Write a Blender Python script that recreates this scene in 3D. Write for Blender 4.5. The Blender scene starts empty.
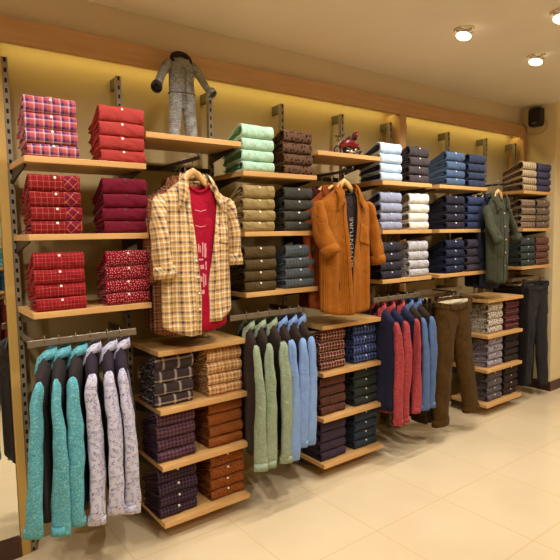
import bpy, bmesh, math, random
import numpy as np
from mathutils import Vector, Matrix
rnd = random.Random(7)
PI = math.pi
S = bpy.context.scene
C = S.collection

# ------------------------------------------------------------------ helpers
class MB:
    """collects vertices, faces and uvs; build() links them as ONE mesh object"""
    def __init__(s): s.v = []; s.f = []; s.uv = []; s.flat = set()
    def add(s, verts, faces, uvs=None, flat=False):
        b = len(s.v)
        s.v += [tuple(p) for p in verts]
        s.uv += [tuple(p) for p in (uvs if uvs is not None else [(p[0], p[2]) for p in verts])]
        for f in faces:
            if flat: s.flat.add(len(s.f))
            s.f.append(tuple(i + b for i in f))
        return s
    def grid(s, P, UV=None, closed_u=False, flip=False):
        P = np.asarray(P, float); n, m = P.shape[:2]
        F = []
        for i in range(n - 1):
            for j in range(m if closed_u else m - 1):
                k = (j + 1) % m
                q = (i*m + j, i*m + k, (i+1)*m + k, (i+1)*m + j)
                F.append(q[::-1] if flip else q)
        uv = None if UV is None else np.asarray(UV, float).reshape(-1, 2)
        return s.add(P.reshape(-1, 3), F, uv)
    def box(s, x0, x1, y0, y1, z0, z1):
        v = [(x, y, z) for z in (z0, z1) for y in (y0, y1) for x in (x0, x1)]
        f = [(0,2,3,1), (4,5,7,6), (0,1,5,4), (2,6,7,3), (0,4,6,2), (1,3,7,5)]
        for q in f:
            p = [v[i] for i in q]
            n = np.cross(np.subtract(p[1], p[0]), np.subtract(p[2], p[0])); a = int(np.argmax(abs(n)))
            uv = [((c[1], c[2]) if a == 0 else (c[0], c[2]) if a == 1 else (c[0], c[1])) for c in p]
            s.add(p, [(0,1,2,3)], uv, True)
        return s
    def tube(s, pts, r, n=8, cap=True, ry=None, uvo=(0, 0), up=(0, 1, 0)):
        """round or oval tube along pts; r (and ry along 'up') may be lists"""
        pts = [np.array(p, float) for p in pts]; m = len(pts)
        r = r if hasattr(r, '__len__') else [r]*m
        ry = r if ry is None else (ry if hasattr(ry, '__len__') else [ry]*m)
        P = []; UV = []; L = 0
        for i in range(m):
            t = pts[min(i+1, m-1)] - pts[max(i-1, 0)]; t /= np.linalg.norm(t) + 1e-9
            e2 = np.array(up, float); e2 -= t*(e2 @ t)
            if np.linalg.norm(e2) < .1: e2 = np.array((1, 0, 0.)); e2 -= t*(e2 @ t)
            e2 /= np.linalg.norm(e2); e1 = np.cross(e2, t)
            if i: L += np.linalg.norm(pts[i] - pts[i-1])
            row = []; ur = []
            for k in range(n + 1):
                a = 2*PI*k/n
                row.append(pts[i] + e1*math.cos(a)*r[i] + e2*math.sin(a)*ry[i]); ur.append((uvo[0] + a*(r[i]+ry[i])/2, uvo[1] - L))
            P.append(row); UV.append(ur)
        s.grid(P, UV)
        if cap:
            for i in (0, m-1):
                q = [tuple(x) for x in P[i][:-1]]
                s.add(q, [tuple(range(n)) if i else tuple(range(n))[::-1]], UV[i][:-1], True)
        return s
    def mesh(s, name, merge=1e-5, smooth=True):
        me = bpy.data.meshes.new(name)
        me.from_pydata([tuple(map(float, p)) for p in s.v], [], s.f)
        ul = me.uv_layers.new(name='UVMap')
        idx = np.empty(len(me.loops), dtype=np.int32); me.loops.foreach_get('vertex_index', idx)
        ul.data.foreach_set('uv', np.asarray(s.uv, dtype=np.float32)[idx].ravel())
        me.polygons.foreach_set('use_smooth', [smooth and (i not in s.flat) for i in range(len(s.f))])
        if merge:
            bm = bmesh.new(); bm.from_mesh(me)
            bmesh.ops.remove_doubles(bm, verts=bm.verts, dist=merge)
            bmesh.ops.recalc_face_normals(bm, faces=bm.faces)
            bm.to_mesh(me); bm.free()
        me.update(); return me
    def build(s, name, mat=None, parent=None, bevel=0, solid=0, merge=1e-5, smooth=True, sub=0):
        return obj(name, s.mesh(name, merge, smooth), mat, parent, bevel, solid, sub)

def obj(name, me, mat=None, parent=None, bevel=0, solid=0, sub=0, slot=False):
    o = bpy.data.objects.new(name, me); C.objects.link(o)
    if slot:
        if not me.materials: me.materials.append(None)
        o.material_slots[0].link = 'OBJECT'; o.material_slots[0].material = mat
    elif mat and not me.materials: me.materials.append(mat)
    if parent: o.parent = parent
    if solid:
        m = o.modifiers.new('solid', 'SOLIDIFY'); m.thickness = solid; m.offset = 0
    if bevel:
        m = o.modifiers.new('bevel', 'BEVEL'); m.width = bevel; m.segments = 2; m.limit_method = 'ANGLE'
    if sub:
        m = o.modifiers.new('sub', 'SUBSURF'); m.levels = sub; m.render_levels = sub
    return o

def tag(o, label=None, cat=None, group=None, kind=None):
    if label: o['label'] = label
    if cat: o['category'] = cat
    if group: o['group'] = group
    if kind: o['kind'] = kind
    return o

def thing(name, label, cat, loc=(0, 0, 0), rz=0, group=None):
    o = bpy.data.objects.new(name, None); C.objects.link(o); o.empty_display_size = .05
    o.location = loc; o.rotation_euler = (0, 0, rz)
    return tag(o, label, cat, group)

def copy_tree(o, parent=None):
    c = o.copy(); C.objects.link(c)
    if parent: c.parent = parent
    for ch in list(o.children): copy_tree(ch, c)
    return c

# ------------------------------------------------------------------ materials
def lin(c):
    return tuple(((x/255)/12.92 if x/255 <= .04045 else ((x/255+.055)/1.055)**2.4) for x in c) + (1,)

class NT:
    def __init__(s, name):
        s.m = bpy.data.materials.new(name); s.m.use_nodes = True
        s.t = s.m.node_tree; s.b = s.t.nodes['Principled BSDF']
    def n(s, typ, **kw):
        d = s.t.nodes.new(typ)
        for k, v in kw.items():
            if k.startswith('i_'): d.inputs[k[2:].replace('_', ' ')].default_value = v
            else: setattr(d, k, v)
        return d
    def l(s, a, b): s.t.links.new(a, b)
    def math(s, op, a, b=None):
        d = s.n('ShaderNodeMath', operation=op)
        for i, x in enumerate((a, b)):
            if x is None: continue
            if hasattr(x, 'is_linked'): s.l(x, d.inputs[i])
            else: d.inputs[i].default_value = x
        return d.outputs[0]
    def mix(s, f, a, b, mode='MIX'):
        d = s.n('ShaderNodeMix', data_type='RGBA', blend_type=mode)
        for k, x in ((0, f), (6, a), (7, b)):
            if hasattr(x, 'is_linked'): s.l(x, d.inputs[k])
            else: d.inputs[k].default_value = x
        return d.outputs[2]
    def ramp(s, x, stops, interp='CONSTANT'):
        d = s.n('ShaderNodeValToRGB'); r = d.color_ramp; r.interpolation = interp
        while len(r.elements) < len(stops): r.elements.new(.5)
        for e, (p, c) in zip(r.elements, stops): e.position = p; e.color = c
        s.l(x, d.inputs[0]); return d.outputs[0]

def plain(name, col, rough=.5, metal=0, spec=.5, emit=None, es=0):
    t = NT(name); b = t.b
    b.inputs['Base Color'].default_value = lin(col); b.inputs['Roughness'].default_value = rough
    b.inputs['Metallic'].default_value = metal; b.inputs['Specular IOR Level'].default_value = spec
    if emit: b.inputs['Emission Color'].default_value = lin(emit); b.inputs['Emission Strength'].default_value = es
    return t.m

def fabric(name, base, kind='plain', rot=0, c2=None, c3=None, P=.03, stops=None, vstops=None, scale=60, thr=.2, bump=.25, rnd_=1.0, wob=0, P2=None, vary=.12):
    """cloth on metre uvs: plain, plaid (stops in u and v), stripe, dots, print (floral), denim, cord"""
    t = NT(name); b = t.b
    uv = t.n('ShaderNodeUVMap', uv_map='UVMap').outputs[0]
    vec = uv
    if rot:
        mp = t.n('ShaderNodeMapping'); mp.inputs['Rotation'].default_value[2] = rot; t.l(uv, mp.inputs[0]); vec = mp.outputs[0]
    if wob:
        nz = t.n('ShaderNodeTexNoise', i_Scale=9.0); t.l(vec, nz.inputs['Vector'])
        va = t.n('ShaderNodeVectorMath', operation='MULTIPLY_ADD'); t.l(nz.outputs['Color'], va.inputs[0])
        va.inputs[1].default_value = (wob, wob, 0); t.l(vec, va.inputs[2]); vec = va.outputs[0]
    sp = t.n('ShaderNodeSeparateXYZ'); t.l(vec, sp.inputs[0])
    u, v = sp.outputs[0], sp.outputs[1]
    dk = lambda c: lin(c) if max(c) > 112 else tuple(x*.84 for x in lin(c)[:3])+(1,)
    B = dk(base); B2 = dk(c2) if c2 else B; B3 = dk(c3) if c3 else B2
    def rep(x, p): return t.math('FRACT', t.math('DIVIDE', x, p))
    L = lambda st: [(p, lin(c)) for p, c in st]
    if kind == 'plaid':
        col = t.mix(.5, t.ramp(rep(u, P), L(stops)), t.ramp(rep(v, P2 or P), L(vstops or stops)))
    elif kind == 'stripe':
        col = t.ramp(rep(u, P), L(stops))
    elif kind == 'hstripe':
        col = t.ramp(rep(v, P), L(stops))
    elif kind == 'dots':
        vo = t.n('ShaderNodeTexVoronoi', voronoi_dimensions='2D', i_Scale=scale, i_Randomness=rnd_); t.l(vec, vo.inputs['Vector'])
        col = t.mix(t.math('LESS_THAN', vo.outputs['Distance'], thr), B, B2)
    elif kind == 'print':
        nz = t.n('ShaderNodeTexNoise', noise_dimensions='2D', i_Scale=scale, i_Detail=2.0); t.l(vec, nz.inputs['Vector'])
        line = t.math('LESS_THAN', t.math('ABSOLUTE', t.math('SUBTRACT', nz.outputs['Fac'], .5)), thr)
        nz2 = t.n('ShaderNodeTexNoise', noise_dimensions='2D', i_Scale=scale*.55, i_Detail=1.0); t.l(vec, nz2.inputs['Vector'])
        blob = t.math('GREATER_THAN', nz2.outputs['Fac'], .52)
        col = t.mix(t.math('MULTIPLY', line, blob), B, B2)
        col = t.mix(t.math('GREATER_THAN', nz2.outputs['Fac'], .68), col, B3)
    elif kind == 'speckle':
        nz = t.n('ShaderNodeTexNoise', noise_dimensions='2D', i_Scale=scale, i_Detail=3.0); t.l(vec, nz.inputs['Vector'])
        col = t.ramp(nz.outputs['Fac'], [(0.0, B), (.5, B), (.62, B2)], 'LINEAR')
    elif kind == 'cord':
        w = t.math('SINE', t.math('MULTIPLY', u, 2*PI/P))
        col = t.ramp(t.math('MULTIPLY_ADD', w, .5), [(0, B2), (.6, B), (1, B)], 'LINEAR')
        w.node.inputs; 
    else:
        rgb = t.n('ShaderNodeRGB'); rgb.outputs[0].default_value = B; col = rgb.outputs[0]
    big = t.n('ShaderNodeTexNoise', i_Scale=26.0, i_Detail=4.0); t.l(uv, big.inputs['Vector'])
    col = t.mix(1.0, col, t.ramp(big.outputs['Fac'], [(.3, (1-vary,)*3+(1,)), (.7, (1+vary*.4,)*3+(1,))], 'LINEAR'), 'MULTIPLY')
    if kind == 'denim' or kind == 'heather':
        fi = t.n('ShaderNodeTexNoise', i_Scale=420.0, i_Detail=2.0); t.l(uv, fi.inputs['Vector'])
        col = t.mix(t.math('MULTIPLY', fi.outputs['Fac'], .7), col, B2)
    t.l(col, b.inputs['Base Color'])
    b.inputs['Roughness'].default_value = .9; b.inputs['Specular IOR Level'].default_value = .12
    b.inputs['Sheen Weight'].default_value = .03
    wv = t.n('ShaderNodeTexNoise', i_Scale=60.0, i_Detail=5.0); t.l(uv, wv.inputs['Vector'])
    lo = t.n('ShaderNodeTexNoise', i_Scale=13.0, i_Detail=2.0, i_Distortion=.8); t.l(uv, lo.inputs['Vector'])
    b0 = t.n('ShaderNodeBump'); b0.inputs['Strength'].default_value = .55; b0.inputs['Distance'].default_value = .02; t.l(lo.outputs['Fac'], b0.inputs['Height'])
    bp = t.n('ShaderNodeBump'); t.l(b0.outputs[0], bp.inputs['Normal']); bp.inputs['Strength'].default_value = bump; bp.inputs['Distance'].default_value = .004
    t.l(wv.outputs['Fac'], bp.inputs['Height']); t.l(bp.outputs[0], b.inputs['Normal'])
    return t.m

def wood(name, c1, c2, rough=.45, scale=1.0, along='X'):
    t = NT(name); b = t.b
    co = t.n('ShaderNodeTexCoord').outputs['Object']
    mp = t.n('ShaderNodeMapping'); mp.inputs['Scale'].default_value = (1.5*scale, 22*scale, 22*scale) if along == 'X' else (22*scale, 22*scale, 1.5*scale)
    t.l(co, mp.inputs[0])
    nz = t.n('ShaderNodeTexNoise', i_Scale=2.0, i_Detail=6.0, i_Roughness=.6); t.l(mp.outputs[0], nz.inputs['Vector'])
    col = t.ramp(nz.outputs['Fac'], [(.3, lin(c1)), (.7, lin(c2))], 'LINEAR')
    t.l(col, b.inputs['Base Color']); b.inputs['Roughness'].default_value = rough
    return t.m

M = {}
M['shelf'] = wood('light_oak', (218, 172, 110), (196, 146, 84))
M['frame'] = wood('frame_veneer', (204, 162, 116), (190, 146, 98), .5)
M['frame_up'] = wood('frame_veneer_upright', (204, 162, 116), (190, 146, 98), .5, 1, 'Z')
M['hanger_wood'] = wood('hanger_beech', (222, 178, 112), (200, 150, 84), .35, 3)
M['metal'] = plain('brushed_nickel', (150, 138, 122), .38, .8)
M['gun'] = plain('grey_steel', (112, 104, 94), .42, .6)
M['dark_metal'] = plain('dark_steel', (58, 50, 44), .45, .5)
M['black'] = plain('black_plastic', (22, 20, 20), .4)
M['button'] = plain('pearl_button', (236, 226, 206), .25)
M['dark_button'] = plain('dark_button', (66, 34, 40), .3)
M['white'] = plain('white_print', (226, 216, 214), .8)

# walls, ceiling, floor
def wall_mat(name, c, rough=.75, nscale=3.0, amt=.05):
    t = NT(name)
    co = t.n('ShaderNodeTexCoord').outputs['Object']
    nz = t.n('ShaderNodeTexNoise', i_Scale=nscale, i_Detail=4.0); t.l(co, nz.inputs['Vector'])
    base = lin(c)
    col = t.ramp(nz.outputs['Fac'], [(.3, tuple(x*(1-amt) for x in base[:3])+(1,)), (.7, base)], 'LINEAR')
    t.l(col, t.b.inputs['Base Color']); t.b.inputs['Roughness'].default_value = rough
    t.b.inputs['Specular IOR Level'].default_value = .25
    return t.m
M['wall'] = wall_mat('back_panel_paint', (172, 148, 104))
M['upper'] = wall_mat('upper_wall_paint', (220, 202, 174))
M['ceil'] = wall_mat('ceiling_paint', (238, 226, 204))
M['cream'] = wall_mat('side_wall_paint', (232, 212, 164))
M['skirt'] = plain('dark_skirting', (70, 40, 28), .35)
t = NT('floor_tiles')
co = t.n('ShaderNodeTexCoord').outputs['Object']
mp = t.n('ShaderNodeMapping'); mp.inputs['Location'].default_value = (-1.90+.53*9, .91+.53*12, 0); t.l(co, mp.inputs[0])
sp = t.n('ShaderNodeSeparateXYZ'); t.l(mp.outputs[0], sp.inputs[0])
def edge(x):
    f = t.math('FRACT', t.math('DIVIDE', x, .53)); return t.math('LESS_THAN', t.math('ABSOLUTE', t.math('SUBTRACT', t.math('ABSOLUTE', t.math('SUBTRACT', f, .5)), .5)), .006)
g = t.math('MAXIMUM', edge(sp.outputs[0]), edge(sp.outputs[1]))
nz = t.n('ShaderNodeTexNoise', i_Scale=2.2, i_Detail=6.0); t.l(co, nz.inputs['Vector'])
tc = t.ramp(nz.outputs['Fac'], [(.3, lin((218, 195, 156))), (.7, lin((227, 205, 166)))], 'LINEAR')
t.l(t.mix(g, tc, lin((212, 186, 142))), t.b.inputs['Base Color'])
rn = t.n('ShaderNodeTexNoise', i_Scale=7.0, i_Detail=3.0); t.l(co, rn.inputs['Vector'])
t.l(t.ramp(rn.outputs['Fac'], [(.3, (.14,)*3+(1,)), (.7, (.22,)*3+(1,))], 'LINEAR'), t.b.inputs['Roughness'])
t.b.inputs['Specular IOR Level'].default_value = .45
M['floor'] = t.m
# slotted upright: dark slots repeat up the front face
t = NT('slotted_steel')
co = t.n('ShaderNodeTexCoord').outputs['Object']
sp = t.n('ShaderNodeSeparateXYZ'); t.l(co, sp.inputs[0])
fz = t.math('FRACT', t.math('DIVIDE', sp.outputs[2], .045))
slot = t.math('MULTIPLY', t.math('LESS_THAN', fz, .45), t.math('LESS_THAN', t.math('ABSOLUTE', sp.outputs[0]), .0055))
slot = t.math('MULTIPLY', slot, t.math('LESS_THAN', sp.outputs[1], .002))
t.l(t.mix(slot, lin((142, 130, 112)), lin((14, 10, 8))), t.b.inputs['Base Color'])
t.b.inputs['Roughness'].default_value = .45; t.b.inputs['Metallic'].default_value = .35
M['upright'] = t.m
t = NT('mirror_glass'); t.b.inputs['Metallic'].default_value = 1; t.b.inputs['Roughness'].default_value = .02
t.b.inputs['Base Color'].default_value = (.86, .86, .82, 1); M['mirror'] = t.m
M['lamp'] = plain('lamp_face', (255, 250, 235), .3, emit=(255, 238, 205), es=7)
M['recess_shade'] = plain('painted_recess_shade', (92, 72, 48), .7)
M['lampring'] = plain('lamp_ring', (196, 176, 140), .4, .3)

# ------------------------------------------------------------------ setting
HC = 2.645                     # ceiling height
XL, XR = -1.6, 6.2             # room left / right
YF, YB = -4.1, .10             # wall behind the camera / back wall
def struct(name, mb, mat, parent=None, bevel=0):
    o = mb.build(name, mat, parent, bevel); return tag(o, kind='structure') if not parent else o
struct('floor', MB().box(XL, XR, YF, YB+.1, -.06, 0), M['floor'])
struct('ceiling', MB().box(XL, XR, YF, YB+.1, HC, HC+.06), M['ceil'])
struct('wall_back', MB().box(XL, XR, YB, YB+.1, 0, 2.43), M['wall'])
struct('wall_back_upper', MB().box(XL, XR, .0, YB+.1, 2.43, HC), M['upper'])
struct('wall_left', MB().box(XL-.1, XL, YF, YB+.1, 0, HC), M['cream'])
struct('wall_front', MB().box(XL, XR, YF-.1, YF, 0, HC), M['cream'])
struct('wall_right', MB().box(4.9, XR, -.31, YB, 0, HC), M['cream'])
struct('wall_right_far', MB().box(XR, XR+.1, YF, YB+.1, 0, HC), M['cream'])
struct('baseboard_right', MB().box(4.888, XR, -.322, -.31, 0, .09).box(4.888, 4.9, -.31, YB, 0, .09), M['skirt'])
# wooden surround: header beam, middle post, end post, left panel
struct('trim_1', MB().box(XL, 4.9, -.045, .0, 2.375, 2.478), M['frame'], bevel=.003)       # header
struct('trim_2', MB().box(3.09, 3.165, -.045, .10, 0, 2.375), M['frame_up'], bevel=.003)    # middle post
struct('trim_3', MB().box(4.835, 4.9, -.045, .10, 0, 2.375), M['frame_up'], bevel=.003)     # right post
struct('trim_4', MB().box(.430, .468, -.006, .10, 0, 2.375), plain('panel_edge', (196, 158, 84), .5), bevel=.002)
# mirror beside the display
mr = thing('wall_mirror', 'tall wall mirror at the left edge, reflecting stacked shirts', 'mirror', (0, 0, 0))
MB().box(-1.15, .427, .012, .02, .088, 2.372).build('glass', M['mirror'], mr)
MB().box(-1.15, .427, .0205, .099, .088, 2.372).build('backing', M['dark_metal'], mr)
struct('baseboard_left', MB().box(-1.15, .428, -.012, .10, 0, .086), M['skirt'])

# camera
f_px = 525.8; yaw, pitch, roll = 0.642665, 0.0845826, -0.0179762
fw = Vector((math.sin(yaw)*math.cos(pitch), math.cos(yaw)*math.cos(pitch), -math.sin(pitch)))
r = Vector((math.cos(yaw), -math.sin(yaw), 0)); u = r.cross(fw)
r2 = math.cos(roll)*r + math.sin(roll)*u; u2 = -math.sin(roll)*r + math.cos(roll)*u
cam = bpy.data.cameras.new('camera'); co_ = bpy.data.objects.new('camera', cam); C.objects.link(co_)
cam.sensor_width = 36; cam.lens = 36*f_px/560; cam.clip_start = .02
mw = Matrix.Identity(4)
for i in range(3): mw[i][0] = r2[i]; mw[i][1] = u2[i]; mw[i][2] = -fw[i]
mw[0][3], mw[1][3], mw[2][3] = 0, -2.667127, 1.5
co_.matrix_world = mw; S.camera = co_

# ------------------------------------------------------------------ lamps
def spot(loc, target, power, ang=105, blend=.75, size=.045, col=(1, .968, .918)):
    l = bpy.data.lights.new('downlight_beam', 'SPOT'); l.energy = power; l.spot_size = math.radians(ang); l.spot_blend = blend
    l.shadow_soft_size = size; l.color = col
    o = bpy.data.objects.new('downlight_beam', l); C.objects.link(o); o.location = loc
    o.rotation_euler = (Vector(target) - Vector(loc)).to_track_quat('-Z', 'Y').to_euler()
tilt = math.radians(-13)
def downlight(x, y, label, tl=tilt):
    d = thing('ceiling_downlight', label, 'ceiling light', (x, y, HC), 0, 'recessed gimbal downlights')
    N = 28
    ring = MB(); P = []; 
    for r_, z in ((.056, -.0005), (.056, -.004), (.047, -.005), (.046, -.0008)):
        P.append([(r_*math.cos(2*PI*k/N), r_*math.sin(2*PI*k/N), z) for k in range(N+1)])
    ring.grid(P).build('trim_ring', M['lampring'], d)
    R = Matrix.Rotation(math.radians(20), 3, 'Y')
    MB().add([(.0465*math.cos(2*PI*k/N), .0465*math.sin(2*PI*k/N), z) for z in (-.0006, -.0012) for k in range(N)], [tuple(range(N)), tuple(range(N, 2*N))[::-1]], None, True).build('recess_shade', M['recess_shade'], d)  # flat disc whose dark colour paints the shade of a hollow
    can = MB(); P = []
    for r_, z in ((.0412, -.0115), (.0425, -.0115), (.0425, -.004), (.03, -.002)):
        P.append([tuple(R @ Vector((r_*math.cos(2*PI*k/N), r_*math.sin(2*PI*k/N), z)) + Vector((0, .0, -.030))) for k in range(N+1)])
    can.grid(P).build('lamp_can', M['lampring'], d)
    fc = MB(); q = [tuple(R @ Vector((.041*math.cos(2*PI*k/N), .041*math.sin(2*PI*k/N), -.011)) + Vector((0, 0, -.030))) for k in range(N)]
    q2 = [tuple(R @ Vector((.041*math.cos(2*PI*k/N), .041*math.sin(2*PI*k/N), -.006)) + Vector((0, 0, -.030))) for k in range(N)]
    fc.add(q, [tuple(range(N))[::-1]], None, True).add(q2, [tuple(range(N))], None, True)
    fc.build('lamp_face', M['lamp'], d)
    arc = [(.05*math.cos(a), -.05*math.sin(a), -.006-.022*math.sin(a)) for a in np.linspace(0, PI, 13)]
    MB().tube(arc, .0016, 6).build('gimbal_arc', M['dark_metal'], d)
    return d
row = (-.6, .2, .98, 1.76, 2.7, 3.5, 4.3)
for x in row:
    lab = {2.7: 'tilted round downlight left of centre of the ceiling, nearest the display', 3.5: 'tilted round downlight nearer the black speaker'}.get(x, 'tilted round downlight of the row along the display, outside the view')
    downlight(x, -.84, lab)
    spot((x, -.815, HC-.055), (x, -.05, .55), 31)
downlight(2.918, -1.277, 'bright downlight cut off at the right edge of the photo')
spot((2.918, -1.25, HC-.055), (2.918, -.5, 0), 52, 120)
for x in (-.2, 1.3, 4.4):  # unseen lamps added mid-room to brighten the floor
    downlight(x, -1.9, 'added round fill downlight farther from the display, outside the view', 0)
    spot((x, -1.9, HC-.055), (x, -1.5, 0), 72, 130)
for x in (.6, 2.8, 4.8):  # another unseen row, added for ambient fill
    downlight(x, -3.2, 'added round fill downlight farther from the display, outside the view', 0)
    spot((x, -3.2, HC-.055), (x, -3.0, 0), 60, 130)
# concealed LED strip behind the header washes the top of the panel
def strip(x0, x1, p):
    l = bpy.data.lights.new('led_strip', 'AREA'); l.shape = 'RECTANGLE'; l.size = x1-x0; l.size_y = .02; l.energy = p; l.color = (1, .84, .30)
    o = bpy.data.objects.new('led_strip', l); C.objects.link(o); o.location = ((x0+x1)/2, .035, 2.415)
    o.rotation_euler = (math.radians(12), 0, 0)
strip(.46, 3.08, 2.3); strip(3.17, 4.83, 1.5)
w = bpy.data.worlds.new('world'); S.world = w; w.use_nodes = True
w.node_tree.nodes['Background'].inputs[0].default_value = (.9, .75, .5, 1); w.node_tree.nodes['Background'].inputs[1].default_value = .05
S.view_settings.view_transform = 'Standard'; S.view_settings.look = 'None'; S.view_settings.gamma = 1; S.view_settings.exposure = .2
S.view_settings.use_curve_mapping = False

# ------------------------------------------------------------------ uprights
UP = [(.482, 'at the left end beside the mirror'), (1.0, 'right of the coral red stack'), (1.527, 'right of the denim jumpsuit'),
      (2.04, 'behind the brown dotted stack'), (2.555, 'behind the small red ornament'), (3.045, 'left of the wooden middle post'),
      (3.213, 'right of the wooden middle post'), (3.75, 'behind the blue denim stacks'), (4.295, 'behind the olive shirt'), (4.775, 'at the right end beside the wooden end post')]
for x, where in UP:
    t_ = thing('slotted_upright', 'grey slotted steel upright ' + where, 'shelf upright', (x, 0, 0), 0, 'slotted uprights on the back wall')
    MB().box(-.013, .013, 0, .028, .004, 2.318).build('post', M['upright'], t_, .002)
    MB().box(-.011, .011, .028, .098, 2.262, 2.316).build('top_arm', M['gun'], t_, .002)
    MB().box(-.011, .011, .028, .098, .05, .10).build('foot_arm', M['gun'], t_, .002)

# ------------------------------------------------------------------ shelves
def shelf(x0, x1, top, label, group='oak shelves on the uprights', depth=.32):
    s_ = thing('shelf', label, 'shelf', ((x0+x1)/2, 0, top), 0, group)
    h = (x1-x0)/2
    MB().box(-h, h, -depth, -.004, -.026, 0).build('board', M['shelf'], s_, .002)
    for sx in (-1, 1):
        x = sx*(h-.012)
        pr = [(-.004, -.028), (-.004, -.085), (-.06, -.072), (-depth+.05, -.036), (-depth+.05, -.028)]
        v = [(x+dx, y, z) for dx in (-.004, .004) for y, z in pr]; n = len(pr)
        mb = MB().add(v, [tuple(range(n))[::-1], tuple(range(n, 2*n))] + [(i, (i+1) % n, (i+1) % n + n, i+n) for i in range(n)], None, True)
        mb.build('bracket', M['dark_metal'], s_)
    return s_
ROW = (1.843, 1.523, 1.195); TOW = (.958, .669, .389, .102)
BAY = dict(A=(.475, .995, 'red stacks'), C=(1.53, 2.04, 'green stacks'), E=(2.60, 3.11, 'pale stacks'), F=(3.20, 3.80, 'denim stacks'), H=(4.345, 4.845, 'stacks by the side wall'))
SH = {'A': ('pink gingham and coral red stacks', 'windowpane red and plum stacks', 'crimson plaid and dotted stacks'),
      'C': ('mint and brown dotted stacks', 'khaki and olive grey stacks', 'olive brown and blue grey striped stacks'),
      'E': ('pale blue and taupe stacks', 'grey blue and white stacks', 'charcoal and dotted white stacks'),
      'F': ('denim blue stacks', 'black navy and plain navy stacks', 'buttoned navy and mauve grey stacks'),
      'H': ('beige striped and dark navy stacks', 'brown mosaic and taupe stacks', 'bottle green and red check stacks')}
for b, (x0, x1, _) in BAY.items():
    for z, d in zip(ROW, SH[b]): shelf(x0, x1, z, 'oak shelf under the ' + d)
shelf(1.0, 1.522, 1.99, 'high oak shelf carrying the denim jumpsuit')
shelf(2.05, 2.58, 1.99, 'high oak shelf carrying the small red ornament')
TWD = dict(T=(1.008, 1.508, 'nearest the camera'), D=(2.05, 2.575, 'in the middle'), G=(3.80, 4.33, 'farthest from the camera'))
TL = {'T': ('oak top shelf below the yellow plaid shirt', 'brown windowpane and tan plaid stacks', 'navy check and rust dotted stacks', 'purple check and buttoned rust stacks'),
      'D': ('oak top shelf below the orange corduroy shirt', 'burgundy plaid and blue check stacks', 'brown plaid and slate green stacks', 'plum and slate blue stacks'),
      'G': ('oak top shelf below the olive green shirt', 'cream print and maroon plaid stacks', 'lavender print and black brown stacks', 'grey print and dark brown stacks')}
for b, (x0, x1, w_) in TWD.items():
    for k, (z, d) in enumerate(zip(TOW, TL[b])):
        shelf(x0, x1, z, d if k == 0 else 'low oak shelf under the ' + d, 'oak shelves of the low towers', .345)

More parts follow.
